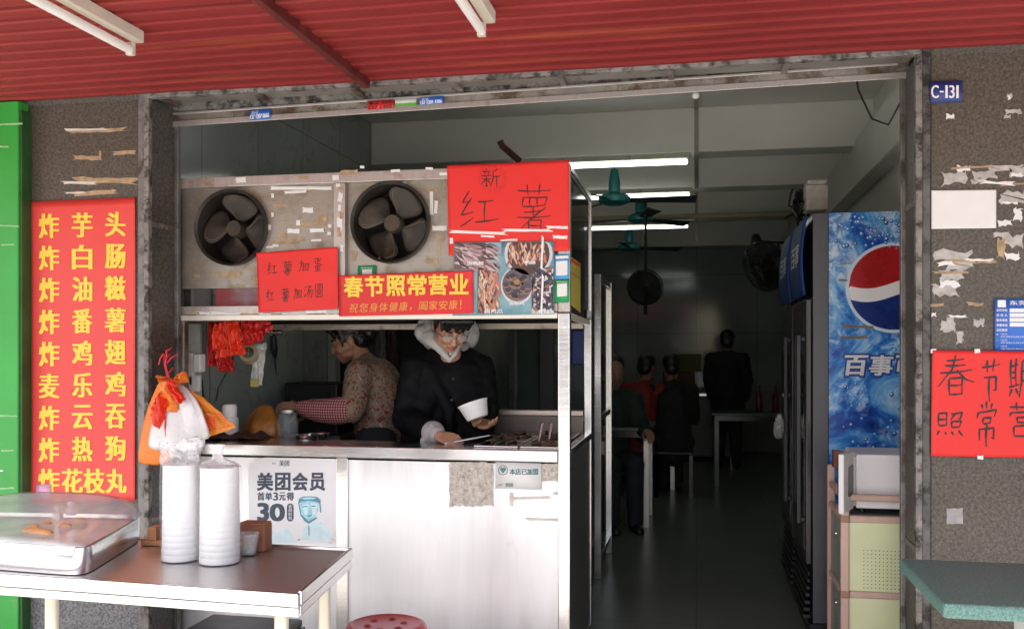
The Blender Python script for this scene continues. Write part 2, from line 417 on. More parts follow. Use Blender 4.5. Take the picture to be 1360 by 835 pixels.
M_dgrey = mat('dark slate print', (.045, .06, .095), .5)
M_canopy = None

# ------------------------------------------------------------------ ground and the shop's shell
FY = 3.60           # street face of the granite pillars
RY = 3.82           # back of the door reveal
CY = 3.84           # front face of the stall
LX, RX = -2.275, .79
ZH = 2.434          # underside of the door head
b = B(); b.box(-60, -70, -.3, 60, 3.6, 0); b.box(-60, 3.6, -.3, LX-.14, 30, 0); b.box(1.4, 3.6, -.3, 60, 30, 0); b.box(LX-.14, 13.2, -.3, 1.4, 30, 0)
obj('ground', b, M_conc, kind='structure')
b = B(); b.box(-60, -13, .0, 60, -9, .004); obj('road', b, M_asph, kind='structure')
b = B(); b.box(LX-.14, 3.6, -.3, 1.4, 13.2, .004); obj('shop_floor', b, M_floor, kind='structure', origin=(0, 0, 0))
b = B(); b.box(-2.55, 3.86, 0.004, -2.36, 13.1, 3.05); obj('wall_left', b, M_wallt, kind='structure', origin=(0, 0, 0))
b = B(); b.box(1.04, 3.87, 2.47, 1.158, 13.05, 2.78); obj('wall_beam', b, M_beam, kind='structure', bevel=.008)
b = B(); b.box(1.16, 3.86, 0.004, 1.36, 13.1, 3.05); obj('wall_right', b, M_beam, kind='structure', origin=(0, 0, 0))
b = B(); b.box(-2.55, 13.1, 0.004, 1.36, 13.3, 3.05); obj('wall_back', b, M_wallb, kind='structure', origin=(0, 0, 0))
b = B(); b.box(-2.55, 3.86, 3.05, 1.36, 13.3, 3.25); obj('ceiling', b, M_ceil, kind='structure', origin=(0, 0, 0))
for k, (y0, y1, zb) in enumerate(((6.62, 6.85, 2.74), (7.95, 8.2, 2.72), (9.9, 10.15, 2.74), (12.6, 12.85, 2.74))):
    b = B(); b.box(-2.36, y0, zb, 1.16, y1, 3.05); obj('ceiling_beam', b, M_beam, kind='structure', bevel=.008)
# upper storey mass over the shop front (shades the interior)
b = B(); b.box(-6, 3.62, 2.60, 6, 3.86, 6.5); o = obj('wall_upper', b, M_gran, kind='structure')

# granite pillars
def pillar(x0, x1, label, scraps):
    o = thing('granite_pillar', label, 'pillar', ((x0+x1)/2, FY+.13, 0))
    b = B(); b.box(x0, FY, 0, x1, FY+.26, 2.62); obj('stone_cladding', b, M_gran, o, bevel=.006)
    if x0 < -2: b = B(); b.box(x0, FY-.008, 0, x1, FY-.001, .60); obj('base_band', b, granite('bounce lit granite', (.24, .24, .245), (.08, .08, .08), (.5, .5, .5)), o, bevel=.002)  # pale band added to the left pillar, imitates light bounced off the ground
    return o
PL = pillar(-3.6, XatY(183, 3.588)-.001, 'brown granite pillar behind the long menu poster, left of the shop opening', None)
PR = pillar(XatY(1236, 3.588)+.001, 2.6, 'brown granite pillar covered in torn paper scraps, right of the shop opening', None)
rnd = random.Random(5); put = planeY(FY-.002, .0002)
b = B()
scraps('glue_mark', M_tan, PL, put, ((130,173,80,7),(115,210,40,7),(165,203,32,6),(140,240,90,10),(125,256,66,7),(133,207,4,14)), rnd, 18, .45)
b = B()
scraps('paper_scrap', M_offw, PL, put, ((115,172,60,4),(105,243,50,5),(100,256,30,3)), rnd, 14, .5)
b = B()
scraps('paper_scrap', M_scrap, PR, put, ((1268,237,40,26),(1308,232,34,14),(1335,224,50,12),(1300,240,24,10),(1352,228,24,16),(1345,262,40,20),(1262,340,60,20),(1275,352,40,16),(1345,320,30,22),(1330,312,24,8),(1264,365,36,18),(1255,385,40,24),(1345,148,24,8),(1338,155,10,6),(1262,430,18,24),(1275,448,12,20),(1300,428,16,14),(1252,432,8,14),(1341,127,8,8)), rnd, 20, .6)


b = B()
scraps('glue_mark', M_tan, PR, put, ((1278,347,44,6),(1310,348,30,5),(1262,362,50,4),(1345,245,40,4),(1290,222,70,4),(1240,405,34,5),(1295,404,26,6),(1330,330,14,30)), rnd, 16, .6)
b = B()
scraps('torn_label', M_white, PR, put, ((1262,155,12,9),(1325,243,50,6),(1350,232,18,8),(1262,377,30,12),(1256,350,26,8),(1300,345,44,4),(1272,420,30,4),(1340,130,5,6),(1240,418,8,6),(1352,285,14,20),(1335,296,20,10),(1280,224,20,10),(1340,268,24,8),(1345,340,22,14)), rnd, 18, .65)
b = B()
scraps('plaster_patch', mat('plaster patch', (.34, .33, .32), .8, var=.2, scale=30), PR, put, ((1268,685,22,22),), rnd, 20, .12)

# door frame: front strips, reveals, head with its boxed panels
DF = thing('door_frame', 'weathered steel and stone frame lining the wide shop opening', 'door frame', ((LX+RX)/2, 3.7, 0))
b = B(); b.box(XatY(183, FY-.012), FY-.012, 0, LX-.002, FY+.24, 2.56); obj('jamb', b, M_zinc, DF, bevel=.004)
b = B(); b.box(RX+.002, FY-.012, 0, XatY(1236, FY-.012), FY+.24, 2.53); obj('jamb', b, mat('blackened zinc', (.13, .125, .115), .6, .4, .3, 14, .3, dirt=((.035, .03, .026), .48), dscale=11), DF, bevel=.004)
b = B(); b.box(LX-.002, FY+.012, 0, LX+.012, RY-.03, ZH); obj('reveal_panel', b, M_grand, DF)
b = B(); b.box(RX-.012, FY+.012, 0, RX+.002, RY-.03, ZH); obj('reveal_panel', b, M_grand, DF)
for sx, x in ((1, LX), (-1, RX)):
    b = B(); b.box(x-.002*sx, FY-.02, 0, x+.020*sx, FY+.008, ZH); obj('edge_strip', b, M_old, DF, bevel=.003)
    b = B(); b.box(x-.002*sx, RY-.026, 0, x+.028*sx, RY, ZH); obj('edge_strip', b, M_zinc, DF, bevel=.003)
    b = B()
    for z in (.65, 1.15, 1.9): b.box(x+.012*sx, FY+.012, z, x+.016*sx, RY-.03, z+.02)
    obj('reveal_strap', b, M_iron, DF)
b = B(); b.box(-2.34, FY+.002, 2.50, .83, FY+.03, 2.60); obj('head_beam', b, M_old, DF, bevel=.004)
b = B(); b.box(LX, FY-.02, ZH, RX, FY+.012, 2.461); obj('head_rail', b, M_old, DF, bevel=.003)
b = B(); b.box(LX, FY+.014, ZH+.03, RX, RY-.034, 2.495); obj('soffit_panel', b, mat('grimy soffit', (.22, .2, .175), .7, var=.25, scale=5, dirt=((.1, .06, .035), .58), dscale=5), DF)
b = B()
for i in range(8):
    x = LX+.02+i*(RX-LX-.06)/7; b.box(x, FY+.014, ZH+.012, x+.022, RY-.034, ZH+.028)
obj('soffit_bar', b, M_iron, DF)
zl, zr = 2.372, 2.418        # the rail has sagged a little on the left
def rail(y0, y1, a0, a1): return B().hexa([(LX, y0, zl+a0), (RX, y0, zr+a0), (RX, y1, zr+a0), (LX, y1, zl+a0), (LX, y0, zl+a1), (RX, y0, zr+a1), (RX, y1, zr+a1), (LX, y1, zl+a1)])
obj('back_rail', rail(RY-.032, RY, 0, .045), M_iron, DF, bevel=.003)
obj('rail_backing', rail(RY-.02, RY-.002, .047, .12), M_old, DF)
obj('rail_lip', rail(RY-.040, RY-.033, -.012, .012), M_hoodr, DF, bevel=.002)
obj('rail_lip', rail(RY-.038, RY-.033, .040, .050), M_hoodr, DF, bevel=.002)

# canopy of red corrugated sheet
def canopy():
    o = thing('shop_canopy', 'red corrugated metal canopy overhanging the shop front', 'canopy', (-.8, 2.0, 2.47))
    global M_canopy
    m, t, p = nodes('red canopy paint'); v = coord(t); w = coord(t, (.6, 6, 1))
    c = ramp(t, noi(t, v, 1.3, 5), [(.3, (.225, .026, .026)), (.7, (.29, .036, .035))])
    c = mixc(t, ramp(t, noi(t, w, 1.1, 6, .6), [(.56, 0), (.72, .75)]), c, (.42, .10, .035))
    c = mixc(t, ramp(t, noi(t, v, 22, 6, .8), [(.66, 0), (.73, .8)]), c, (.09, .02, .018))
    c = mixc(t, ramp(t, noi(t, coord(t, (.35, 14, 1)), 1.6, 7, .7), [(.56, 0), (.68, .6)]), c, (.11, .022, .018))
    t.links.new(c, p.inputs['Base Color']); p.inputs['Roughness'].default_value = .6; p.inputs['Specular IOR Level'].default_value = .2
    bump(t, p, noi(t, v, 5, 4), .15, .02); M_canopy = m
    per = .092; prof = [(0, 0), (.068, .007), (.070, .030), (.082, .030), (.084, .004)]
    pts = []; y = .87
    while y < 3.60:
        for dy, dz in prof:
            if y+dy < 3.574: pts.append((y+dy, 2.446+dz))
        y += per
    pts.append((3.575, 2.450)); nx = 40
    b = B(); rows = []
    for yy, zz in pts: rows.append([b.bm.verts.new((-5+9*i/nx, yy, zz+.004*noise.noise(Vector((i*.35, yy*2, 0))))) for i in range(nx+1)])
    for r, s_ in zip(rows, rows[1:]):
        for i in range(nx): b.face([r[i], r[i+1], s_[i+1], s_[i]])
    obj('corrugated_sheet', b, m, o, solid=.003)
    b = B(); p0 = WY(480, 116, 3.5); x = p0.x
    b.box(x-.015, .9, 2.416, x+.015, 3.56, 2.449); obj('support_bar', b, mat('dark red bar', (.14, .022, .02), .6, .2, .4, 12), o, bevel=.003)
    b = B(); b.box(-5, 3.54, 2.481, 4, 3.599, 2.53); obj('light_seal', b, MATS['dark red bar'], o)  # added strip above the sheet, blocks sun leaking through the gap at the wall
    return o
canopy()

def tube_lamp(label, x, y0, y1, z, on=False, along='y', group=None, wide=.036):
    o = thing('fluorescent_lamp', label, 'lamp', (x, (y0+y1)/2, z) if along == 'y' else ((y0+y1)/2, x, z), group)
    L = (y1-y0)
    def pt(a, b_, c): return (x+b_, a, c) if along == 'y' else (a, x+b_, c)
    b = B(); p, q = pt(y0, -wide/2, z+.002), pt(y1, wide/2, z+.042); b.box(*p, *q)
    obj('housing', b, M_lampc, o, bevel=.003)
    off = -.0 if on else -.025
    b = B(); b.tube([pt(y0+.02, off, z-.022), pt(y1-.02, off, z-.022)], .015, 14)
    obj('tube', b, M_tubeon if on else M_tubeoff, o, smooth=True)
    b = B()
    for yy in (y0+.002, y1-.022): p, q = pt(yy, off-.013, z-.04), pt(yy+.02, off+.013, z+.002); b.box(*p, *q)
    obj('lamp_holder', b, M_lampc, o, bevel=.002)
    return o
M_lampc = mat('lamp housing paint', (.62, .58, .48), .45, var=.08, dirt=((.3, .22, .12), .6), dscale=9)
M_tubeoff = mat('unlit tube', (.82, .81, .77), .25, var=.03)
M_tubeon = emit('lit tube', (.92, 1, .97), 2.4)
p = WY(178, 62, 2.86); tube_lamp('long unlit strip lamp under the canopy at the left', p.x+.02, 1.6, 2.86, 2.404)
p = WY(637, 30, 2.84); tube_lamp('unlit strip lamp under the middle of the canopy', p.x+.02, 1.6, 2.90, 2.404)
p = WY(1181, 3, 2.66); tube_lamp('unlit strip lamp at the right, only its tip in view', p.x+.02, 1.4, 2.69, 2.404)

# green shutter box at the far left
o = thing('green_shutter', 'bright green painted metal shutter panel at the left edge', 'shutter', (-3.4, 3.5, 0))
M_gp = mat('green paint', (.035, .36, .05), .35, var=.12, scale=2, dirt=((.10, .42, .12), .6), dscale=6)
x1 = XatY(24, 3.53)
b = B(); b.box(-4.4, 3.53, 0, x1, 3.598, 2.44); obj('panel', b, M_gp, o, bevel=.006)
b = B(); b.box(x1+.001, 3.54, 0, x1+.012, 3.597, 2.40); obj('side_trim', b, mat('dark green edge', (.025, .10, .025), .5, var=.4, scale=6), o)
rnd = random.Random(2); scraps('scratch', mat('scratch', (.35, .55, .3), .6), o, planeY(3.5285), [(rnd.uniform(4, 14), y, rnd.uniform(14, 34), 2.6) for y in (165, 195, 300, 325, 552, 598, 648, 660)], rnd, 12, .5)
b = B(); lettering(b, '厂', -8, 624, 4, 640, planeY(3.5288)); obj('lettering', b, M_wprint, o, recalc=False)

# ------------------------------------------------------------------ notices on the pillars
Y1 = FY-.004
o = sheet('menu_poster', ((42,268),(180,262),(180,664),(42,668)), Y1, M_redm, 'tall red menu poster with yellow lettering on the left pillar', 'poster', bulge=.010, n=40)
b = B(); pu = onpaper(((42,268),(180,262),(180,664),(42,668)), Y1, .010, 3)
rows = ('炸芋头', '炸白肠', '炸油糍', '炸番薯', '炸鸡翅', '麦乐鸡', '炸云吞', '炸热狗')
for i, r in enumerate(rows):
    for j, ch in enumerate(r):
        cx = (66, 110, 154)[j]; cy = 299+i*42.4-(j-1)*1.2
        lettering(b, ch, cx-12.5, cy-16, cx+12.5, cy+16, pu, 1.3, .25)
for ch, cx in zip('炸花枝丸', (66, 97, 126, 155)): lettering(b, ch, cx-13, 622, cx+13, 654, pu, 1.3, .25)
obj('lettering', b, M_yel, o, recalc=False)
o = sheet('sticker', ((48,643),(67,643),(67,662),(48,662)), Y1-.009, mat('pink sticker', (.78, .42, .66), .5, var=.3, scale=90), 'small pink sticker on the lower left corner of the menu poster', 'sticker', bulge=0, n=2)
o = sheet('number_plate', ((1235,109),(1278,107),(1278,135),(1236,137)), FY-.016, M_navy, 'blue stall number plate reading C-131 on the right pillar', 'plate', th=.003, bulge=0, n=2)
b = B()
for ch, x0, x1_ in (('C', 1237, 1246.5), ('-', 1248.5, 1253), ('1', 1255.5, 1258.8), ('3', 1261, 1267.5), ('1', 1270, 1273.3)):
    if ch == '-': lettering(b, ch, x0, 121, x1_, 123, planeY(FY-.018, .0001), .5)
    else: lettering(b, ch, x0, 113.5, x1_, 130.5, planeY(FY-.018, .0001), .45 if ch in 'C3' else 0)
obj('lettering', b, M_wprint, o, recalc=False)
sheet('paper_notice', ((1237,253),(1323,252),(1323,303),(1237,304)), Y1-.004, M_white, 'blank white sheet of paper pasted on the right pillar', 'paper', bulge=.002)
o = sheet('notice_board', ((1321,397),(1402,395),(1402,467),(1321,467)), Y1-.004, M_blue, 'blue notice with white form fields above the red handwritten sheet', 'notice', th=.002, bulge=.001, n=3)
b = B(); pu = planeY(Y1-.008, .0001)
lettering(b, '东莞市', 1341, 399, 1376, 405, pu, .3)
for i, s_ in enumerate(('责任单位', '责 任 人', '联系电话', '举报电话', '责任要求')): lettering(b, s_, 1323.5, 410+i*6.6, 1338, 413.6+i*6.6, pu, .15)
for i in range(3):
    lettering(b, '一二三'[i], 1323.5, 443.5+i*8, 1326, 444.5+i*8, pu)
    lettering(b, '门前卫生', 1329, 442.5+i*8, 1338, 444.5+i*8, pu)
    lettering(b, '保持门前整洁无乱摆乱放现象', 1329, 446+i*8, 1362, 448+i*8, pu)
for i in range(4): b.poly([pu(1341, 409.5+i*6.3), pu(1396, 409.5+i*6.3), pu(1396, 414.6+i*6.3), pu(1341, 414.6+i*6.3)])
b.poly([pu(1325, 398.5), pu(1336, 398.5), pu(1336, 408), pu(1325, 408)])
obj('lettering', b, M_wprint, o, recalc=False)
o = sheet('handwritten_sign', ((1238,465),(1418,467),(1416,609),(1236,605)), Y1-.012, M_red, 'red paper with large black brush handwriting on the right pillar', 'sign', bulge=.014, seed=5)
b = B(); pu = onpaper(((1238,465),(1418,467),(1416,609),(1236,605)), Y1-.012, .014, 5)
for i, (ch, x0, y0, x1_, y1_) in enumerate((('春', 1243, 470, 1295, 526), ('节', 1301, 474, 1330, 534), ('期', 1338, 474, 1368, 530), ('照', 1243, 544, 1280, 580), ('常', 1295, 532, 1325, 594), ('营', 1337, 532, 1377, 580), ('业', 0, 0, 0, 0))):
    if ch in STROKES: handwriting(b, ch, x0, y0, x1_, y1_, pu, 2.9, i)
lettering(b, '间', 1380, 476, 1412, 526, pu, .3); lettering(b, '业', 1384, 536, 1412, 578, pu, .3)
obj('lettering', b, M_inkb, o, recalc=False)
b = B(); rnd = random.Random(9)
for x, y in ((1298, 466), (1302, 607), (1240, 466)): torn(b, planeY(Y1-.0175), x, y, 8, 6, rnd, 10, .3)
obj('tape', b, M_white, o, recalc=False)

# ------------------------------------------------------------------ the snack stall
CX0, CX1 = XatY(238, CY), XatY(757.5, CY)      # left and right ends
ZC, ZB, ZT = .965, 1.512, 2.142                # worktop, hood underside, hood top
RYC = 4.66                                     # back of the right side
ST = thing('snack_stall', 'stainless steel snack stall with a hood and two exhaust fans', 'stall', ((CX0+CX1)/2, 4.2, 0))
b = B(); b.box(CX0, CY+.006, 0.05, CX1-.05, CY+.02, ZC-.06); obj('front_panel', b, M_steelp, ST)
b = B(); b.box(CX0, CY-.012, ZC-.05, CX1-.052, CY+.25, ZC); obj('worktop', b, M_steel, ST, bevel=.004)
b = B(); b.box(XatY(447, CY), CY-.004, .05, XatY(462, CY), CY+.004, ZC-.052); obj('panel_strip', b, M_steel, ST, bevel=.002)
b = B(); b.box(CX1-.05, CY-.014, .02, CX1, CY+.036, ZB+.02); obj('post', b, M_steel, ST, bevel=.005)
b = B(); b.box(CX0-.002, CY-.01, ZC+.002, CX0+.03, CY+.03, ZB); obj('post', b, M_iron, ST, bevel=.004)
b = B(); b.box(CX1-.036, RYC-.036, .02, CX1, RYC, ZB+.02); obj('post', b, M_steel, ST, bevel=.004)
b = B(); b.box(CX1-.02, CY+.04, .05, CX1-.006, RYC-.04, ZC-.03); obj('side_panel', b, M_dull, ST)
b = B(); b.box(CX1-.036, CY+.038, ZC-.028, CX1, RYC-.038, ZC+.004); obj('side_rail', b, M_steel, ST, bevel=.003)
GX0 = -.95
b = B(); b.box(GX0, CY+.252, ZC-.2, CX1-.038, RYC-.04, ZC-.04); obj('bench', b, M_dull, ST, bevel=.004)
b = B(); b.box(-1.12, RYC-.038, ZC-.1, CX1-.04, RYC-.02, ZC+.085); obj('backsplash', b, steel('dark backsplash', (.16, .135, .12), .4), ST)
b = B(); b.box(-1.12, RYC-.05, ZC+.087, CX1-.04, RYC-.008, ZC+.115); obj('backsplash_rail', b, steel('brown reflecting steel', (.5, .42, .37), .3), ST, bevel=.003)
# hood
HX1 = CX1
def plate(x0, x1, z0, z1, cx, cz, r, y, N=64):
    b = B(); cor = [math.atan2(zz-cz, xx-cx) for xx in (x0, x1) for zz in (z0, z1)]
    an = sorted([-pi+2*pi*k/N for k in range(N)]+cor); I, O = [], []
    for a in an:
        c, s_ = cos(a), sin(a); k = min([((x1 if c > 0 else x0)-cx)/c if abs(c) > 1e-6 else 9, ((z1 if s_ > 0 else z0)-cz)/s_ if abs(s_) > 1e-6 else 9])
        I.append(b.bm.verts.new((cx+r*c, y, cz+r*s_))); O.append(b.bm.verts.new((cx+k*c, y, cz+k*s_)))
    n = len(an)
    for i in range(n): b.face([I[i], I[(i+1) % n], O[(i+1) % n], O[i]])
    return b
R1, R2 = 51*4.15/1250, 55*3.98/1250
q = WY(306.5, 302, CY); obj('hood_panel', plate(CX0, XatY(446, CY), ZB+.14, ZT-.04, q.x, q.z, R1*.95, CY+.022), M_hood, ST, solid=.004)
q = WY(518, 295, CY); obj('hood_panel', plate(XatY(457, CY), XatY(601, CY)+.2, ZB+.06, ZT-.04, q.x, q.z, R2*.95, CY+.022), M_hood, ST, solid=.004)
b = B(); b.box(XatY(601, CY)+.2, CY+.02, ZB+.02, HX1-.02, CY+.026, ZT-.04); obj('hood_panel', b, M_hood, ST)
b = B(); b.box(CX0, CY-.01, ZT-.045, HX1, CY+.03, ZT); obj('hood_rail', b, M_hoodr, ST, bevel=.003)
b = B(); b.box(CX0, CY-.014, ZB-.004, HX1-.052, CY+.03, ZB+.02); obj('hood_rail', b, M_rail, ST, bevel=.003)
b = B(); b.box(CX0, CY-.005, ZB+.022, HX1-.052, CY+.01, ZB+.06); obj('hood_ledge', b, M_hoodr, ST, bevel=.002)
b = B(); b.box(XatY(444, CY), CY-.008, ZB+.06, XatY(459, CY), CY+.018, ZT-.047); obj('mullion', b, M_hoodr, ST, bevel=.002)
b = B(); b.box(HX1-.05, CY-.01, ZB+.022, HX1, CY+.03, ZT-.047); obj('hood_post', b, M_hoodr, ST, bevel=.003)
b = B(); b.box(CX0+.01, CY+.022, ZB+.062, XatY(445, CY), CY+.028, ZB+.138)
m, t, p = nodes('mirror glass strip'); p.inputs['Base Color'].default_value = (.32, .31, .30, 1); p.inputs['Metallic'].default_value = .9; p.inputs['Roughness'].default_value = .05
obj('glass_strip', b, m, ST)
b = B(); b.box(CX0, RYC-.04, ZB-.03, HX1-.04, RYC-.005, ZB+.0); obj('hood_rail', b, steel('tarnished rail', (.6, .52, .42), .35, (.2, .13, .08), .52, (14, 1, 1), .7, 7), ST, bevel=.003)
b = B(); b.box(CX0, RYC-.01, ZB+.002, HX1-.04, RYC, ZT-.05); obj('hood_back', b, M_fand, ST)
b = B(); b.box(CX0, CY+.03, ZT-.04, HX1-.002, RYC, ZT-.03); obj('hood_top', b, M_dull, ST)
b = B(); b.bar((HX1-.012, CY+.03, ZT-.012), (HX1-.012, RYC, ZT-.012), .022); b.bar((HX1-.012, RYC-.012, ZT-.024), (HX1-.012, RYC-.012, ZB+.02), .022)
obj('glass_frame', b, M_steel, ST)
b = B(); b.box(HX1-.016, CY+.032, ZB+.06, HX1-.008, RYC-.026, ZT-.026); obj('side_glass', b, glass('smoked hood glass', (.03, .04, .035), .72, .05), ST)
b = B(); b.bar((HX1-.02, CY+.03, ZB+.01), (HX1-.02, RYC-.04, ZB+.0), .03, .022); obj('hood_rail', b, M_rail, ST)
# exhaust fans (housing ring > four blades on a hub)
def exhaust_fan(px, py, r, rot, lab):
    c = WY(px, py, CY+.0)
    M = Matrix.Rotation(pi/2, 4, 'X')           # local z -> -Y (towards the street)
    b = B(); b.lathe([(r*.93, -.16), (r*.93, .0), (r*.99, .012), (r, .004), (r*1.0, -.02), (r*.97, -.16)], (c.x, CY-.005, c.z), 56, M, False)
    f = obj('exhaust_fan', b, M_fanr, ST, smooth=True)
    b = B(); b.lathe([(0.0005, -.158), (r*.93, -.158)], (c.x, CY-.005, c.z), 40, M, False); obj('back_grille', b, M_fand, f)
    for k in range(4):
        a0 = rot+k*pi/2; b = B()
        prof = ((.20, -.30, .10), (.32, -.40, .26), (.50, -.50, .40), (.68, -.52, .47), (.82, -.42, .44), (.90, -.20, .30))
        R = []
        for (rr, s0, s1) in prof:
            row = []
            for j in range(9):
                ang = a0+(s0+(s1-s0)*j/8)*1.45; lift = -.085+.05*(j/8)*(rr/.9)+.012*sin(pi*j/8)-.012*sin(pi*(rr-.2)/.7)
                row.append(b.bm.verts.new(M @ Vector((rr*r*cos(ang), rr*r*sin(ang), lift))+Vector((c.x, CY-.005, c.z))))
            R.append(row)
        for q, s_ in zip(R, R[1:]):
            for j in range(8): b.face([q[j], q[j+1], s_[j+1], s_[j]])
        obj('blade', b, M_fan, f, smooth='all', solid=.004, sub=1)
        # pressed rim along the blade edge
        b = B(); pts = []
        for (rr, s0, s1) in prof: pts.append((rr*.97, a0+(s0+.10)*1.45, 0))
        for (rr, s0, s1) in prof[::-1]: pts.append((rr*.97, a0+(s1-.10)*1.45, 1))
        P = [M @ Vector((q*r*cos(a), q*r*sin(a), -.079+.045*e*(q/.9)-.012*sin(pi*(q-.2)/.7)))+Vector((c.x, CY-.005, c.z)) for q, a, e in pts]
        b.tube(P, .0028, 6, closed=True); obj('blade_rim', b, M_fanrim, f, smooth=True)
    b = B(); b.lathe([(r*.235, -.10), (r*.235, -.045), (r*.20, -.03), (.0005, -.03)], (c.x, CY-.005, c.z), 28, M); obj('hub', b, M_fan, f, smooth=True)
M_fanrim = mat('worn blade rim', (.12, .09, .06), .5, .2, .3, 15)
pxm = 4.1/1250
exhaust_fan(306.5, 302, 51*4.15/1250, radians(83), 'a')
exhaust_fan(518, 295, 55*3.98/1250, radians(62), 'b')
# scraps of tape and glue left on the hood and panel
rnd = random.Random(21); pu = planeY(CY+.0185, .0002); pr = planeY(CY-.0122, .0002)
b = B()
scraps('tape_scrap', M_white, ST, pu, ((385,250,52,5),(425,250,34,5),(392,255,30,4),(409,279,15,8),(396,296,6,7),(390,307,17,7),(421,306,20,6),(362,260,4,6),(362,285,4,6),(358,302,4,7),(438,300,5,5),(437,310,5,5),(420,319,14,3),(358,328,10,3),(366,326,8,4)), rnd, 12, .25)
scraps('tape_scrap', M_white, ST, pu, ((573,269,5,34),(579,275,5,18),(584,303,20,7),(590,235,24,5),(537,242,6,5)), rnd, 12, .2)
b = B()
scraps('tape_scrap', M_white, ST, pr, ((320,239,14,8),(446,236,9,7),(525,227,13,4),(570,224,10,4),(590,231,14,4),(481,222,6,4)), rnd, 10, .2)
b = B()
scraps('glue_mark', M_tan, ST, planeY(CY+.019, .0002), ((300,366,34,9),(262,366,10,7),(282,364,8,6),(312,363,16,8),(372,273,22,4),(375,312,14,8),(404,299,8,8),(415,297,44,7),(428,290,16,8),(392,318,30,5),(378,322,40,6),(350,372,30,10),(585,318,10,10),(583,332,6,16),(575,252,14,6),(596,262,6,40),(574,346,18,10),(470,340,10,14),(500,345,12,8)), rnd, 18, .6)
b = B(); pm = planeY(CY-.0095, .0002)
scraps('label_scrap', M_white, ST, pm, ((452,262,7,14),(451,298,8,20),(449,246,6,6),(454,330,6,10),(451,276,5,8)), rnd, 14, .4)
pl = planeY(CY-.0165, .0002)
scraps('label_scrap', M_white, ST, planeY(CY-.0065, .0002), ((300,417,44,6),(392,418,36,5),(420,414,30,4),(352,418,18,5),(270,416,20,5),(440,418,20,5)), rnd, 18, .4)
b = B()
scraps('glue_mark', M_tan, ST, planeY(CY-.0098, .0002), ((450,308,6,14),(453,286,6,10),(452,250,7,6)), rnd, 14, .5)

scraps('glue_mark', M_tan, ST, planeY(CY-.0068, .0002), ((330,418,24,5),(368,419,14,4),(412,419,26,5),(258,416,16,4),(430,418,8,4)), rnd, 16, .5)
scraps('glue_mark', M_tan, ST, planeY(CY-.0125, .0002), ((464,229,26,7),(402,236,14,5)), rnd, 16, .4)
pf = planeY(CY+.004, .0002)


m, t, p = nodes('old sticker backing'); v = coord(t); c = ramp(t, noi(t, v, 60, 6, .8), [(.35, (.28, .22, .16)), (.5, (.5, .46, .4)), (.65, (.66, .63, .57))]); t.links.new(c, p.inputs['Base Color']); p.inputs['Roughness'].default_value = .7
scraps('sticker_backing', m, ST, pf, ((626,643,60,60),(732,627,28,24),(622,618,50,10)), rnd, 40, .1)
b = B()
scraps('glue_mark', M_offw, ST, pf, ((705,661,56,4),(679,662,6,20),(728,690,60,4),(738,655,8,3)), rnd, 16, .4)

# ------------------------------------------------------------------ sheets taped to the stall
o = sheet('paper_sign', ((341,336),(449,328),(450,410),(344,415)), CY-.020, M_red, 'small red sheet with two lines of black handwriting under the left exhaust fan', 'sign', bulge=.014, seed=7)
b = B(); pu = onpaper(((341,336),(449,328),(450,410),(344,415)), CY-.020, .014, 7)
for i, (s_, ys, xs) in enumerate((('红薯加蛋', 348, (355, 375, 397, 415)), ('红薯加汤圆', 384, (354, 374, 390, 404, 418)))):
    for j, ch in enumerate(s_):
        handwriting(b, ch, xs[j], ys-j*2, xs[j]+(15 if i == 0 else 12), ys+19-j*2, pu, 1.15, i*9+j)
obj('lettering', b, M_ink, o, recalc=False)
o = sheet('banner', ((450,366),(629,359),(629,416),(451,420)), CY-.0245, M_redb, 'long red banner with yellow printed greeting under the right exhaust fan', 'banner', bulge=.010, seed=4)
b = B(); pu = onpaper(((450,366),(629,359),(629,416),(451,420)), CY-.0245, .010, 4)
for j, ch in enumerate('春节照常营业'):
    x = 458+j*28; y = 368-j*.75; lettering(b, ch, x, y, x+24, y+26, pu, .8, .7)
obj('lettering', b, M_yel, o, recalc=False)
b = B()
for j, ch in enumerate('祝您身体健康，阖家安康！'):
    x = 464+j*13.2; y = 403-j*.45
    if ch == '，': lettering(b, ch, x+1, y+8, x+4, y+12, pu)
    elif ch == '！': lettering(b, ch, x+2, y, x+4, y+12, pu)
    else: lettering(b, ch, x, y, x+11, y+12, pu, .12, 0, .12)
obj('lettering', b, M_gold, o, recalc=False)
o = sheet('paper_sign', ((594,220),(756,213),(757,333),(596,339)), CY-.016, M_red, 'large red sheet with big handwritten characters at the top right of the hood', 'sign', bulge=.006, seed=12)
b = B(); pu = onpaper(((594,220),(756,213),(757,333),(596,339)), CY-.016, .006, 12)
handwriting(b, '新', 638, 223, 666, 250, pu, 1.5, 3)
handwriting(b, '红', 608, 252, 664, 308, pu, 2.0, 4)
handwriting(b, '薯', 683, 244, 736, 308, pu, 1.8, 5)
obj('lettering', b, M_ink, o, recalc=False)
b = B(); rnd = random.Random(4)
for k in range(14):
    a = k*2*pi/14; x, y = 654+17*cos(a), 238+16*sin(a)
    handwriting(b, '节', x-4, y-4, x+4, y+4, pu, .4, k)
obj('seal_mark', b, mat('faint seal', (.5, .03, .03), .5), o, recalc=False)
b = B()
for x, y, w, h in ((636,309,80,4),(700,306,70,4),(740,302,30,4),(744,315,20,5),(648,314,20,3),(676,319,24,3),(600,320,5,8)): torn(b, (lambda x, y, k=0: pu(x, y, k+5)), x, y, w, h, rnd, 16, .3)
obj('tape', b, M_white, o, recalc=False)
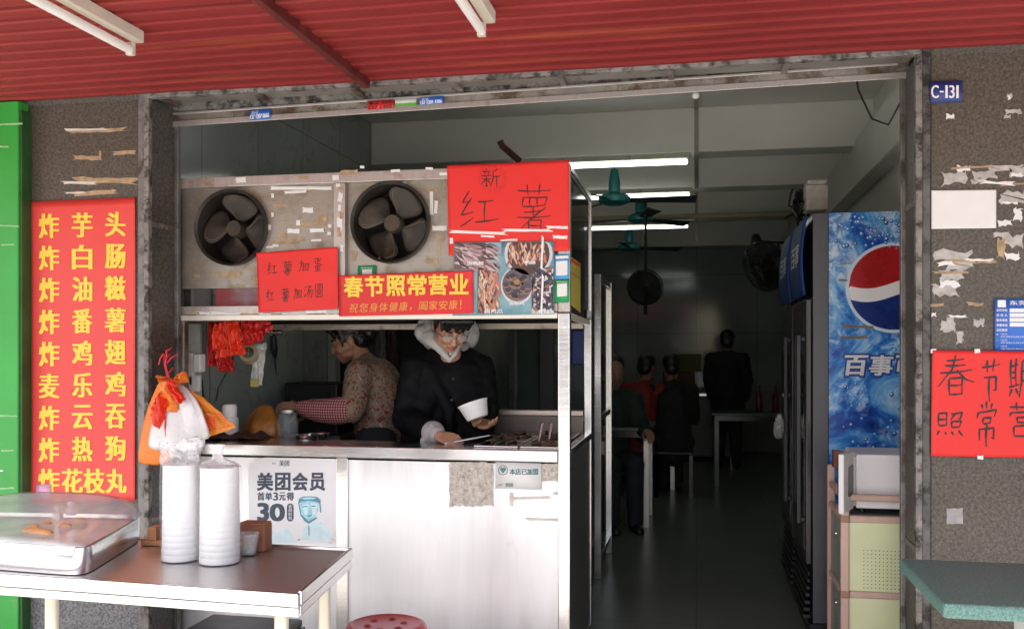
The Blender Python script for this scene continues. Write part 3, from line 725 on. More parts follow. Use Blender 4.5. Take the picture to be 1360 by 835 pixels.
# food photo sheet
PH = sheet('photo_poster', ((603,322),(736,320),(736,417),(601,419)), CY-.0225, mat('photo print teal', (.20, .38, .44), .35, var=.3, scale=9), 'sheet of five food photos on the right end of the hood', 'poster', bulge=.001, n=4)
rnd = random.Random(77)
cols = {'a': [(.42, .28, .30), (.30, .17, .18), (.55, .42, .42), (.16, .09, .09), (.62, .50, .50), (.05, .035, .035)],
        'b': [(.50, .22, .15), (.62, .38, .27), (.30, .10, .07), (.08, .04, .03), (.70, .50, .40)],
        'c': [(.52, .36, .22), (.36, .18, .12), (.68, .54, .38), (.12, .06, .05), (.60, .20, .15)],
        'd': [(.05, .04, .06), (.09, .07, .11), (.03, .025, .035), (.36, .20, .08)],
        'e': [(.03, .025, .035), (.08, .07, .10), (.60, .60, .66), (.30, .16, .10), (.015, .012, .015)]}
def pm_(c): return mat('print %.2f %.2f %.2f' % c, c, .35, var=.15, scale=40)
b = B(); slots = []; L = [0]
def slot(c):
    mm = pm_(c)
    if mm not in slots: slots.append(mm)
    return slots.index(mm)
PHY = CY-.0245
def P3(x, y, k=0):
    x, y = min(735.5, max(602.5, x)), min(417, max(321.5, y)); return WY(x, y, PHY-(L[0] % 40)*.00005)
def ellipse(cx, cy, rx, ry, col, n=26):
    L[0] += 1; b.mi = slot(col); b.poly([P3(cx+rx*cos(2*pi*k/n), cy+ry*sin(2*pi*k/n)) for k in range(n)])
def rect(x0, y0, x1, y1, col):
    L[0] += 1; b.mi = slot(col); b.poly([P3(x0, y0), P3(x1, y0), P3(x1, y1), P3(x0, y1)])
def strip(x, y, ln, ang, w, col, box, bend=0):
    pts = []; L[0] += 1
    for i in range(7):
        t = i/6-.5; aa = ang+bend*t
        pts.append((x+ln*t*cos(aa), y+ln*t*sin(aa)))
    if any(not (box[0] <= q[0] <= box[2] and box[1] <= q[1] <= box[3]) for q in pts): return
    b.mi = slot(col); up, dn = [], []
    for i, q in enumerate(pts):
        ww = w/2*sin(pi*(i+.6)/7.2); nx, ny = -sin(ang), cos(ang)
        up.append(P3(q[0]+nx*ww, q[1]+ny*ww)); dn.append(P3(q[0]-nx*ww, q[1]-ny*ww))
    b.poly(up+dn[::-1])
BX = [(603,322,666,360), (668,321,735,354), (634,356,664,416), (666,352,706,402), (706,355,735,416)]
rect(603, 322, 645, 358, (.16, .09, .09)); rect(645, 322, 666, 352, (.25, .42, .5))
for k in range(170): strip(rnd.uniform(604, 660), rnd.uniform(322, 360), rnd.uniform(12, 32), rnd.uniform(.1, .8), rnd.uniform(1.8, 3.8), rnd.choice(cols['a']), BX[0], rnd.uniform(-.8, .8))
L[0] = 0
ellipse(702, 337, 32, 31, (.62, .62, .66)); ellipse(702, 337, 28, 28, (.08, .04, .03))
for k in range(120): strip(rnd.uniform(674, 727), rnd.uniform(322, 354), rnd.uniform(7, 18), rnd.uniform(1.0, 2.1), rnd.uniform(2, 4), rnd.choice(cols['b']), BX[1], rnd.uniform(-.4, .4))
L[0] = 0; rect(634, 356, 660, 416, (.16, .08, .07))
for k in range(170): strip(rnd.uniform(634, 664), rnd.uniform(356, 416), rnd.uniform(10, 26), rnd.uniform(.9, 1.9), rnd.uniform(2, 3.6), rnd.choice(cols['c']), BX[2], rnd.uniform(-.4, .4))
L[0] = 0; ellipse(687, 379, 22, 25, (.6, .6, .62)); ellipse(687, 378, 20, 22, (.12, .09, .12))
for k in range(34):
    a = rnd.uniform(0, 6.28); r = rnd.uniform(0, 15.5); x, y = 687+r*cos(a), 378+r*1.1*sin(a)
    ellipse(x, y+1, 4.4, 3.6, (.36, .20, .08), 12); ellipse(x, y, 4.2, 3.2, rnd.choice(cols['d'][:3]), 12)
L[0] = 0; rect(706, 355, 736, 412, (.05, .045, .06)); rect(706, 412, 736, 416.5, (.55, .56, .62))
for k in range(260): strip(rnd.uniform(707, 734), rnd.uniform(356, 412), rnd.uniform(4, 9), rnd.uniform(0, 3.1), rnd.uniform(2, 4.2), rnd.choice(cols['e']), BX[4])
obj('photo_print', b, slots, PH, recalc=False)
b = B(); pu = planeY(CY-.0275, .0001)
for s_, x0, y0, x1_, y1_ in (('卤鸭翅', 621, 347, 642, 352), ('鸭肠', 697, 346, 711, 351), ('香菇鸡', 676, 401, 696, 405), ('卤鸡爪', 644, 410, 668, 416), ('木耳', 712, 411, 730, 416)): lettering(b, s_, x0, y0, x1_, y1_, pu, .25)
for x, y, w, h in ((720,335,3,46),(720,390,3,54)): torn(b, pu, x, y, w, h, random.Random(3), 14, .3)
obj('lettering', b, M_wprint, PH, recalc=False)
o = sheet('sticker', ((736,338),(756,337),(756,370),(736,371)), CY-.0205, M_skyb, 'light blue payment sticker on the right corner of the hood', 'sticker', bulge=0, n=2)
b = B(); pu = planeY(CY-.0215)
b.poly([pu(738.5, 347), pu(753.5, 346), pu(753.5, 365), pu(738.5, 366)]); b.poly([pu(738, 340), pu(755, 339), pu(755, 343), pu(738, 344)]); obj('white_field', b, M_white, o, recalc=False)
o = sheet('sticker', ((736,371.5),(756,370.5),(756,401),(736,402)), CY-.0205, M_greenp, 'green payment sticker below the light blue one', 'sticker', bulge=0, n=2)
b = B(); b.poly([pu(740, 377), pu(753, 376), pu(753, 393), pu(740, 394)]); lettering(b, '推荐使用', 739, 373, 753, 375.5, planeY(CY-.0217)); obj('white_field', b, M_white, o, recalc=False)
o = sheet('sticker', ((475,353),(499,352),(499,372),(475,373)), CY+.012, M_greenp, 'green payment sticker half hidden behind the banner', 'sticker', bulge=0, n=2)
b = B(); pu = planeY(CY+.0105); b.poly([pu(481, 358), pu(494, 357.5), pu(494, 372), pu(481, 372)]); lettering(b, '推荐使用', 479, 354.6, 495, 356.6, pu); obj('white_field', b, M_white, o, recalc=False)
# yellow sheet on the side glass
xs = HX1-.004
o = obj('side_notice', B().hexa([WX(758.5, 405, xs)+Vector((-.001, 0, 0)), WX(771, 415, xs)+Vector((-.001, 0, 0)), WX(771, 415, xs), WX(758.5, 405, xs), WX(758.5, 341, xs)+Vector((-.001, 0, 0)), WX(771, 350, xs)+Vector((-.001, 0, 0)), WX(771, 350, xs), WX(758.5, 341, xs)]), mat('yellow notice', (.55, .50, .08), .5), None)
tag(o, 'yellow notice stuck on the side glass of the hood', 'notice')
b = B(); f = lambda y0, y1: [WX(758.8, y0, xs+.0015), WX(770.8, y0+8.5, xs+.0015), WX(770.8, y1+8.5, xs+.0015), WX(758.8, y1, xs+.0015)]
b.poly(f(343, 347)); b.poly(f(361, 362.5)); obj('red_band', b, M_redb, o, recalc=False)

# delivery poster on the stall front
o = sheet('delivery_poster', ((329,613),(372,607),(449,609),(448,722)), CY-.004, M_white, 'worn white delivery poster with dark slate lettering on the stall front', 'poster', bulge=0, n=2) if False else None
b = B(); pu = planeY(CY-.0015, .0001)
b.prism([pu(*q) for q in ((330,618),(338,610),(352,607),(447,609),(448,722),(331,722))], (0, -.001, 0))
m, t, p = nodes('worn poster'); v = coord(t); c = ramp(t, noi(t, v, 2, 4), [(.3, (.76, .77, .78)), (.7, (.82, .82, .81))])
c = mixc(t, ramp(t, noi(t, v, 9, 9, .75), [(.58, 0), (.7, .8)]), c, (.55, .47, .36)); t.links.new(c, p.inputs['Base Color']); p.inputs['Roughness'].default_value = .5
o = obj('delivery_poster', b, m); tag(o, 'worn white delivery poster with dark slate lettering on the stall front', 'poster')
b = B(); pu = planeY(CY-.0032, .0001)
for s_, x0, x1_ in (('美', 342, 362), ('团', 366, 385), ('会', 389, 408), ('员', 412, 431)): lettering(b, s_, x0, 628, x1_, 650.5, pu, .8, .7)
for s_, x0, x1_ in (('首', 342, 351), ('单', 352.5, 361), ('3', 363, 369), ('元', 371, 379), ('得', 381, 390)): lettering(b, s_, x0, 653.5, x1_, 664, pu, .4, .2)
lettering(b, '3', 343, 668, 356, 691, pu, 1.5, .8); lettering(b, '0', 359.5, 669, 377, 691, pu, 1.5, .8)
lettering(b, '美团', 371, 611, 384, 618.5, pu, .2); lettering(b, '美团', 361, 614, 366, 616, pu)
L[0] = 0
pill = [(385.5+4.5*cos(a), 672.5-4.5*sin(a)) for a in [pi*k/8 for k in range(9)]]+[(385.5-4.5*cos(a), 687.5+4.5*sin(a)) for a in [pi*k/8 for k in range(9)]]
b.poly([pu(*q) for q in pill]); obj('lettering', b, M_dgrey, o, recalc=False)
b = B()
for i, ch in enumerate('会员红包'): lettering(b, ch, 383, 669.5+i*5.2, 388, 674+i*5.2, planeY(CY-.004, .0001), .1)
obj('lettering', b, M_wprint, o, recalc=False)
# printed courier in a helmet
b = B(); pu = planeY(CY-.0032, .0001); slots2 = [mat('cyan print', (.38, .68, .76), .5, var=.2, scale=40), mat('deep cyan print', (.10, .28, .38), .5, var=.2, scale=40), mat('pale cyan print', (.62, .80, .84), .5, var=.1, scale=20)]
def q2(pts, mi, k): b.mi = mi; b.poly([pu(x, y, k) for x, y in pts])
q2([(400,716),(404,700),(412,693),(420,691),(428,694),(438,706),(440,719)], 2, 0)
q2([(399,664),(424,664),(423,676),(418,688),(410,693),(403,687),(399,677)], 0, 3)
q2([(402,670),(410,669),(408,684),(404,682)], 2, 6); q2([(413,668),(422,668),(420,680),(415,686)], 2, 6)
q2([(396,668),(397,662),(402,659),(413,658.5),(422,660),(426,664),(425,669),(421,666),(410,664.5),(402,665.5)], 1, 8)
q2([(400,661),(412,659.5),(420,661),(416,662.5),(404,663)], 0, 12)
for (x0, y0, x1_, y1_) in ((396,667,399,684), (424,667,425,680)): q2([(x0,y0),(x0+1.6,y0),(x1_+1.6,y1_),(x1_,y1_)], 1, 10)
q2([(399,684),(401,683),(410,692),(420,686),(421,688),(410,695),(405,692)], 1, 11)
q2([(402,672),(408,671.2),(408,672.6),(402,673.4)], 1, 12); q2([(413.5,671),(419,671),(419,672.4),(413.5,672.4)], 1, 12)
q2([(406.5,684),(415,683),(411,686)], 1, 12); q2([(410,673),(411.4,673),(412.5,679.5),(409.5,679.5)], 0, 13)
q2([(409.5,698),(410.8,698),(411,711),(409.8,711)], 1, 9); q2([(394,717),(399,714.5),(398,717)], 1, 9)
q2([(333,712),(345,690),(352,700),(366,708),(380,700),(392,716),(392,720),(333,720)], 2, 0)
obj('courier_print', b, slots2, o, recalc=False)
o = sheet('sticker', ((658,613),(719,615),(719,650),(658,648)), CY-.003, M_white, 'white partner sticker with a small green heart emblem near the right post', 'sticker', bulge=0, n=2)
b = B(); pu = planeY(CY-.0045, .0001); lettering(b, '本店已加盟', 677, 622, 715, 630, pu, .25, .1); lettering(b, '美团', 671, 641, 681, 646, pu, .15); lettering(b, '美团', 662, 642.5, 667, 645, pu)
ring = [(668+6.6*cos(2*pi*k/24), 624+6.6*sin(2*pi*k/24)) for k in range(24)]; rin = [(668+5.6*cos(2*pi*k/24), 624+5.6*sin(2*pi*k/24)) for k in range(24)]
for k in range(24): b.poly([pu(*ring[k]), pu(*ring[(k+1) % 24]), pu(*rin[(k+1) % 24]), pu(*rin[k])])
b.poly([pu(*q) for q in ((668,628.5),(664,623.5),(665,620.5),(667,620),(668,621.5),(669.3,620),(671.5,620.6),(672,623.5))])
obj('lettering', b, mat('teal print', (.08, .22, .2), .5), o, recalc=False)

# small stickers on the door head rail
for lab, c4, mm, txt, tm in (('blue phone sticker at the left of the door head rail', (331,147.5,359,144,359.5,157.5,332,160), M_blue, ('137 1207 0666',), M_wprint),
                        ('red phone sticker on the door head rail', (488,134.5,522.5,132,524,143.5,488.5,146.5), M_redb, ('●证 刻章', '137 1202'), M_inkb),
                        ('green and white sticker on the door head rail', (524.5,133,553,131,553,139.5,525,142), M_white, (), M_wprint),
                        ('blue phone sticker right of the green one on the door head rail', (557,130,588.5,127.5,588.5,137,558,140), M_blue, ('137 1201 1206',), M_wprint)):
    x0, y0, x1_, y1_, x2, y2, x3, y3 = c4
    o = sheet('sticker', ((x0,y0),(x1_,y1_),(x2,y2),(x3,y3)), RY-.0425, mm, lab, 'sticker', bulge=0, n=2)
    b = B(); pu = planeY(RY-.0437, .0001); sl_ = (y1_-y0)/(x1_-x0)
    def ps(x, y, k=0, x0=x0, sl_=sl_): return WY(x, y+(x-x0)*sl_, RY-.0437-k*.0001)
    hh = (y3-y0)
    if not txt:
        b.poly([ps(x0, y0+hh*.55), ps(x1_, y0+hh*.55), ps(x1_, y0+hh), ps(x0, y0+hh)]); obj('green_band', b, mat('leaf green', (.12, .42, .05), .5), o, recalc=False); continue
    n = len(txt)
    if n == 1: lettering(b, '办证', x0+3, y0+1, x0+12, y0+hh*.4, ps); lettering(b, txt[0], x0+1.5, y0+hh*.45, x1_-2, y0+hh*.92, ps, .25)
    else:
        for i, s_ in enumerate(txt): lettering(b, s_, x0+2, y0+hh*(.08+.48*i), x1_-2, y0+hh*(.46+.48*i), ps, .2)
    obj('lettering', b, tm, o, recalc=False)

# ------------------------------------------------------------------ steel table on the pavement
TZ = .745
T = thing('steel_table', 'stainless steel table standing on the pavement in front of the stall', 'table', (-1.6, 2.55, 0))
FRc, BRc, BLc, FLc = (-1.014, 2.286), (-1.078, 2.83), (-2.45, 2.88), (-2.45, 2.36)
b = B(); b.hexa([(*q, TZ-.006) for q in (FLc, FRc, BRc, BLc)]+[(*q, TZ) for q in (FLc, FRc, BRc, BLc)]); obj('tabletop', b, M_tabst, T)
def edge(p, q, w, z0, z1): 
    zm = z1-.036; e = B().bar((*p, (zm+z1)/2), (*q, (zm+z1)/2), w, z1-zm); e.bar((*p, (z0+zm)/2-.001), (*q, (z0+zm)/2-.001), w*.6, zm-z0-.002); return e
obj('edge_rail', edge(FLc, (FRc[0]+.004, FRc[1]), .014, TZ-.058, TZ+.004), M_steel, T, bevel=.004)
obj('edge_rail', edge((FRc[0]+.003, FRc[1]+.008), (BRc[0]+.003, BRc[1]), .012, TZ-.056, TZ+.008), M_steel, T, bevel=.004)
obj('edge_rail', edge(BRc, BLc, .012, TZ-.056, TZ+.006), M_steel, T, bevel=.004)
M_leg = mat('cream painted leg', (.66, .62, .50), .35, .2, .06)
for px, Y in ((374, 2.335), (431, 2.79), (69, 2.42)):
    x = XatY(px, Y); b = B(); b.lathe([(.019, .03), (.019, TZ-.05)], (x, Y, 0), 16); lg = obj('leg', b, M_leg, T, smooth=True)
    b = B(); b.lathe([(.0235, .0045), (.0235, .035), (.02, .04)], (x, Y, 0), 16); obj('foot', b, M_black, lg, smooth=True)

# food tray with its clear roll lid
TR = thing('food_tray', 'steel food tray under a domed clear plastic lid on the steel table', 'food tray', (-2.05, 2.65, TZ))
fr, br, bl, fl = Vector((-1.672, 2.345)), Vector((-1.815, 2.86)), Vector((-2.42, 2.80)), Vector((-2.36, 2.40))
def bil(u, v): return (fl*(1-u)+fr*u)*(1-v)+(bl*(1-u)+br*u)*v
def rr(u): return u
b = B()
def rim(z, k):
    R = []
    for i in range(40):
        a = 2*pi*i/40; c, s_ = cos(a), sin(a); e = .18
        u = .5+.5*math.copysign(abs(c)**e, c)*k; v = .5+.5*math.copysign(abs(s_)**e, s_)*k
        q = bil(u, v); R.append(b.bm.verts.new((q.x, q.y, z)))
    return R
rs = [rim(TZ+.003, .985), rim(TZ+.030, 1.0), rim(TZ+.078, 1.0), rim(TZ+.082, .99), rim(TZ+.070, .97)]
for q, r_ in zip(rs, rs[1:]):
    for i in range(40): b.face([q[i], q[(i+1) % 40], r_[(i+1) % 40], r_[i]])
b.face(rs[0][::-1]); b.face(rs[-1]); obj('pan', b, M_steel, TR, smooth=True)
b = B()
def lidz(u, v):
    a = 1-abs(2*u-1)**3.2
    return TZ+.082+(.010+.062*v)*max(0, a)**.55
rows = []
for j in range(19):
    v = j/18; row = []
    for i in range(31):
        u = i/30; q = bil(.01+.98*u, .01+.98*v); row.append(b.bm.verts.new((q.x, q.y, lidz(u, v)+.001)))
    rows.append(row)
for r0, r1 in zip(rows, rows[1:]):
    for i in range(30): b.face([r0[i], r0[i+1], r1[i+1], r1[i]])
last = rows[-1]; low = [b.bm.verts.new((v.co.x, v.co.y+.004, TZ+.083)) for v in last]
for i in range(30): b.face([last[i], last[i+1], low[i+1], low[i]])
fi = rows[0]; lo2 = [b.bm.verts.new((v.co.x, v.co.y-.002, TZ+.083)) for v in fi]
for i in range(30): b.face([lo2[i], lo2[i+1], fi[i+1], fi[i]])
m, t, p = nodes('clear lid plastic'); p.inputs['Base Color'].default_value = (.85, .88, .88, 1); p.inputs['Roughness'].default_value = .12; v = coord(t)
a = ramp(t, noi(t, v, 9, 5), [(.3, .42), (.75, .68)]); t.links.new(a, p.inputs['Alpha'])
lid = obj('lid', b, m, TR, smooth='all')
for px, py in ((77, 676), (95, 669)):
    q = WY(px, py+6, 2.74); b = B(); b.box(q.x-.014, q.y-.01, q.z-.02, q.x+.014, q.y+.01, q.z+.002); b.box(q.x-.010, q.y-.007, q.z+.002, q.x+.010, q.y+.007, q.z+.024)
    obj('handle', b, M_steel, lid, bevel=.002)
M_saus = mat('fried sausage', (.58, .30, .12), .45, var=.2, scale=30)
M_ball = mat('fried dough', (.62, .36, .16), .5, var=.25, scale=25, bmp=.3)
def onray(px, py, z):
    t = (H-z)*F/(py-HY); d = ray(px); return Vector((d[0]*t, d[1]*t, z))
q = onray(49, 708, .842); b = B(); b.cap([q+Vector((-.045, .012, 0)), q+Vector((0, .002, .003)), q+Vector((.045, -.006, 0))], [.013, .015, .013])
o = obj('sausage', b, M_saus, smooth=True); tag(o, 'pale sausage at the front of the covered tray', 'sausage')
for i, (px, py, r, lb) in enumerate(((44, 702, .017, 'fried ball behind the sausage, left one of the first pair'), (63, 700, .019, 'fried ball behind the sausage, right one of the first pair'), (86, 701, .018, 'small fried ball in the middle of the covered tray'), (106, 695, .022, 'largest fried ball farthest right in the covered tray'))):
    q = onray(px, py, .845); b = B(); b.ell(q, (r*1.15, r, r*.9))
    for v in b.bm.verts: v.co += (v.co-q)*.25*noise.noise(v.co*40)
    o = obj('fried_ball', b, M_ball, smooth=True); tag(o, lb, 'fried ball', 'fried balls in the covered tray')

# stacks of bowls in film
def bowl_stack(c, r, n, hgt, tip, lab, taper):
    o = thing('bowl_stack', lab, 'bowl stack', (c[0], c[1], TZ), 'stacks of white takeaway bowls')
    st = hgt/n
    for k in range(n):
        z = TZ+.004+k*st; b = B(); ra = r*(1-.06*k/n)
        b.lathe([(ra*.992, z), (ra, z+.003), (ra, z+st*.85), (ra*.992, z+st*.9), (ra*.992, z+st)], (c[0], c[1], 0), 40, None, k == n-1)
        obj('bowl', b, M_bowl, o, smooth=True)
    rings = []
    prof = [(1.05, 0), (1.08, .04), (1.08, .35), (1.10, .7), (1.09, .92), (1.06, 1.01), (tip[4], 1.05), (tip[0], 1.09), (tip[1], 1.16), (tip[2], 1.24)]
    def ring(b, k, f_):
        R = []
        for i in range(48):
            a = 2*pi*i/48; w = 1+.05*noise.noise(Vector((cos(a)*2.2, sin(a)*2.2, f_*3+r*50)))+(.10 if f_ > 1 else .03)*noise.noise(Vector((cos(a)*7, sin(a)*7, f_*8)))*(1 if f_ > .05 else .2)
            if f_ > 1.03: w *= 1+.22*sin(5*a+f_*9)
            R.append(b.bm.verts.new((c[0]+r*k*w*cos(a)+tip[3]*max(0, f_-1.03), c[1]+r*k*w*sin(a)*(1 if f_ < 1.03 else .6), TZ+.002+hgt*f_)))
        return R
    for nm, mm, pr_ in (('film_bag', M_film, prof[:6]), ('film_tuft', M_tuft, prof[5:])):
        b = B(); rs_ = [ring(b, *q) for q in pr_]
        for q, s_ in zip(rs_, rs_[1:]):
            for i in range(48): b.face([q[i], q[(i+1) % 48], s_[(i+1) % 48], s_[i]])
        obj(nm, b, mm, o, smooth='all')
M_bowl = mat('white foam bowl', (.86, .86, .85), .4, var=.01)
M_film = plastic_film('clear bag film', (.97, .97, .97), .09, .2, 14, .15); M_tuft = plastic_film('crinkled film', (.95, .95, .95), .42, .15, 40, .8)
bowl_stack((-1.53, 2.60), .055, 15, .285, (1.04, 1.06, 1.12, .02, 1.06), 'left stack of white bowls in an open clear bag', 0)
bowl_stack((-1.397, 2.59), .059, 15, .282, (.30, .22, .40, -.05, .8), 'right stack of white bowls in a clear bag tied on top', 0)
q = onray(329, 736, TZ+.002); b = B(); b.lathe([(.024, .002), (.026, .004), (.034, .062), (.036, .064), (.034, .066), (.031, .060), (.023, .006)], q, 32)
o = thing('plastic_cup', 'small clear plastic cup with pale sauce beside the bowl stacks', 'cup', q); obj('cup', b, plastic_film('cup plastic', (.9, .9, .9), .35, .1, 10, .05), o, smooth=True)
b = B(); b.lathe([(.0225, .007), (.027, .035), (.02, .041), (.0005, .043)], q, 24); obj('sauce', b, mat('pale sauce', (.78, .72, .55), .4, var=.15, scale=40), o, smooth=True)
M_card = mat('brown cardboard', (.36, .15, .08), .7, var=.12)
x0, x1 = XatY(322, 2.775), XatY(357, 2.775)
b = B(); b.box(x0, 2.745, TZ+.001, x1, 2.80, TZ+.085); o = thing('cardboard_box', 'small brown box behind the clear cup on the steel table', 'box', ((x0+x1)/2, 2.77, TZ)); obj('box_body', b, M_card, o, bevel=.003)
b = B(); b.box(x0+.002, 2.742, TZ+.0855, x1-.004, 2.802, TZ+.089); b.bar((x0+.01, 2.742, TZ+.06), (x1-.01, 2.742, TZ+.08), .003); obj('box_lid', b, mat('cardboard edge', (.45, .22, .12), .7), o)
x0 = XatY(207, 2.80); b = B(); b.box(x0-.03, 2.76, TZ+.001, x0+.05, 2.82, TZ+.018); b.box(x0-.01, 2.765, TZ+.018, x0+.022, 2.815, TZ+.06)
o = obj('wood_block', b, mat('orange wood', (.55, .26, .12), .6, var=.15), bevel=.003); tag(o, 'orange wooden holder at the back of the steel table by the lid', 'holder')
# black stool pushed under the table
o = thing('black_stool', 'black stool pushed under the steel table', 'stool', (-1.62, 3.15, 0))
b = B(); b.box(-1.82, 3.0, .34, -1.45, 3.32, .37); obj('seat', b, M_black, o, bevel=.01)
for x, y in ((-1.81, 3.01), (-1.46, 3.01), (-1.46, 3.31), (-1.81, 3.31)): b = B(); b.bar((x, y, .002), (x, y, .34), .032); obj('leg', b, M_blackg, o, bevel=.003)

# red plastic stool
sc = (-1.037, 3.06); o = thing('plastic_stool', 'round pinkish red plastic stool in front of the stall', 'stool', (*sc, 0))
M_st = mat('red stool plastic', (.58, .075, .085), .35, var=.05, scale=4)
b = B(); b.lathe([(.12, .385), (.137, .39), (.140, .43), (.132, .445), (.118, .450), (.108, .446), (.0005, .445)], (*sc, 0), 56); seat = obj('seat', b, M_st, o, smooth=True)
for k in range(6):
    a = 2*pi*k/6+.5; b = B(); b.lathe([(.006, .4462), (.0115, .4462), (.0125, .4472), (.0115, .4482)], (sc[0]+.062*cos(a), sc[1]+.062*sin(a), 0), 20, None, False); obj('hole_rim', b, M_st, seat, smooth=True)
    b = B(); b.lathe([(.0005, .4458), (.0095, .4458)], (sc[0]+.062*cos(a), sc[1]+.062*sin(a), 0), 16, None, False); obj('hole', b, mat('stool hole', (.16, .012, .014), .6), seat)
for k in range(4):
    a = pi/4+k*pi/2; b = B(); b.bar((sc[0]+.105*cos(a), sc[1]+.105*sin(a), .40), (sc[0]+.135*cos(a), sc[1]+.135*sin(a), .001), .05, .02, (cos(a), sin(a), 0)); obj('leg', b, M_st, o, bevel=.005)

# green granite table at the right
o = thing('stone_table', 'green granite slab table in front of the right pillar', 'table', (1.3, 2.75, 0))
b = B(); b.box(.602, 2.50, .712, 2.3, 3.02, .75); obj('slab', b, M_green_gr, o, bevel=.008)
b = B(); b.box(.90, 2.60, .002, .98, 2.95, .711); obj('leg', b, M_white, o, bevel=.004)
b = B(); b.box(2.0, 2.60, .002, 2.08, 2.95, .711); obj('leg', b, M_white, o, bevel=.004)

# ------------------------------------------------------------------ bags
def cloth(name, c4, Y, m, parent, bulge=.02, folds=3, amp=.006, nu=30, nv=26, seed=1, dy=(0, 0, 0, 0), th=.0015):
    b = B(); q = [WY(px, py, Y+d) for (px, py), d in zip(c4, dy)]
    def f(u, v):
        p = (q[0]*(1-u)+q[1]*u)*(1-v)+(q[3]*(1-u)+q[2]*u)*v
        p.y -= bulge*sin(pi*u)*(.3+.7*sin(pi*min(1, v*.9+.05)))+amp*sin(folds*2*pi*u+seed+v*2)*(.4+v)
        n_ = noise.noise(Vector((u*4, v*4, seed*3.1))); p.y -= n_*amp*2.2+amp*.8*noise.noise(Vector((u*11+seed, v*7, seed))); p.z += n_*.004; p.x += noise.noise(Vector((v*5, u*3, seed*7.7)))*.008
        return p
    b.grid(f, nu, nv); return obj(name, b, m, parent, smooth='all', solid=th)
def sack(name, prof, m, parent, pleats=7, amp=.12, seed=1, n=56, closed=True, flat=.5, label=None):
    """soft gathered bag: profile of (pixel x left, x right, row, Y)"""
    b = B(); rings = []
    for j, (xl, xr, py, Y) in enumerate(prof):
        a, c_ = WY(xl, py, Y), WY(xr, py, Y); c = (a+c_)/2; r = (c_-a).length/2; ring = []
        for i in range(n):
            an = 2*pi*i/n; w = 1+amp*sin(pleats*an+seed+.5*j)*(.6+.4*sin(an*2+seed))+.10*noise.noise(Vector((cos(an)*2, sin(an)*2, j*.7+seed)))
            ring.append(b.bm.verts.new((c.x+r*w*cos(an), c.y+r*w*flat*sin(an), c.z+.008*noise.noise(Vector((cos(an)*3, sin(an)*3, seed+j))))))
        rings.append(ring)
    for q, s_ in zip(rings, rings[1:]):
        for i in range(n): b.face([q[i], q[(i+1) % n], s_[(i+1) % n], s_[i]])
    if closed: b.face(rings[0][::-1]); b.face(rings[-1])
    return obj(name, b, m, parent, smooth=70, sub=1)
def bagmat(name, col, rough=.3, tr=.25, var=.1):
    m, t, p = nodes(name); v = coord(t); n = noi(t, v, 30, 5, .6, .8)
    c = ramp(t, noi(t, v, 9, 4), [(.3, [x*(1-var) for x in col]), (.7, [min(1, x*(1+var)) for x in col])])
    t.links.new(c, p.inputs['Base Color']); p.inputs['Roughness'].default_value = rough
    p.inputs['Transmission Weight'].default_value = 0; bump(t, p, n, .35, .02); MATS[name] = m; return m
M_borange = bagmat('orange bag', (.86, .22, .025)); M_bred = bagmat('red bag', (.80, .045, .015)); M_bwhite = bagmat('white bag', (.80, .79, .78), .35)
M_byel = bagmat('amber bag', (.88, .33, .03)); M_bdark = bagmat('deep red bag', (.55, .02, .015))
BG = thing('bag_bundle', 'bundle of orange, red and white carrier bags tied with red string on the left jamb', 'bags', WY(222, 470, 3.50))
sack('orange_bag', ((214,232,500,3.52), (206,236,520,3.51), (192,240,548,3.50), (186,240,580,3.50), (182,232,605,3.50), (184,226,618,3.51)), M_borange, BG, 6, .05, 2, flat=.30)
sack('white_bag', ((226,238,506,3.47), (214,254,525,3.45), (205,262,550,3.44), (199,270,575,3.43), (197,272,592,3.43), (204,262,598,3.44)), M_bwhite, BG, 6, .10, 4, flat=.40)
sack('white_bag', ((228,240,508,3.45), (236,264,530,3.41), (244,274,560,3.40), (250,280,580,3.41), (254,274,583,3.43)), M_bwhite, BG, 6, .09, 9, flat=.40)
cloth('white_bag', ((240,584),(262,578),(270,592),(242,598)), 3.35, M_bwhite, BG, .01, 1, .003, seed=4)
cloth('red_bag', ((206,528),(222,520),(221,582),(198,552)), 3.395, M_bred, BG, .016, 1.6, .009, seed=2)
cloth('orange_bag', ((214,505),(236,508),(236,548),(206,540)), 3.40, M_borange, BG, .016, 1.6, .009, seed=5)
cloth('red_bag', ((218,505),(230,503),(246,530),(240,538)), 3.375, M_bred, BG, .012, 1.4, .008, seed=6)
cloth('printed_bag', ((244,512),(268,526),(314,568),(276,580)), 3.46, M_byel, BG, .012, 1.2, .004, seed=3)
cloth('orange_bag', ((232,497),(247,494),(248,506),(236,511)), 3.42, M_borange, BG, .016, 1.5, .009, seed=7)
cloth('orange_bag', ((208,498),(222,500),(224,510),(212,508)), 3.43, M_borange, BG, .016, 1.5, .009, seed=8)
b = B(); pu = planeY(3.428, .0002)
for q4 in (((262,544),(292,549),(293,550.5),(262,545.5)), ((292,549),(305,566),(304,567),(291,550)), ((270,572),(304,565),(304,566.5),(270,573.5)), ((253,528),(266,534),(268,541),(258,538))): b.poly([pu(*q) for q in q4])
lettering(b, '禄', 270, 552, 287, 568, pu, .5); obj('print', b, M_bred, BG, recalc=False)
b = B(); R = random.Random(3)
for (x0, y0, x1_, y1_) in ((222,464,224,502),(218,470,222,500),(226,470,220,485),(236,470,222,482),(211,484,217,470),(230,488,226,506),(228,462,222,474)):
    p0, p1 = WY(x0, y0, 3.50), WY(x1_, y1_, 3.48); mid = (p0+p1)/2+Vector((R.uniform(-.01, .01), -.01, .004)); b.tube([p0, mid, p1], .0028, 6)
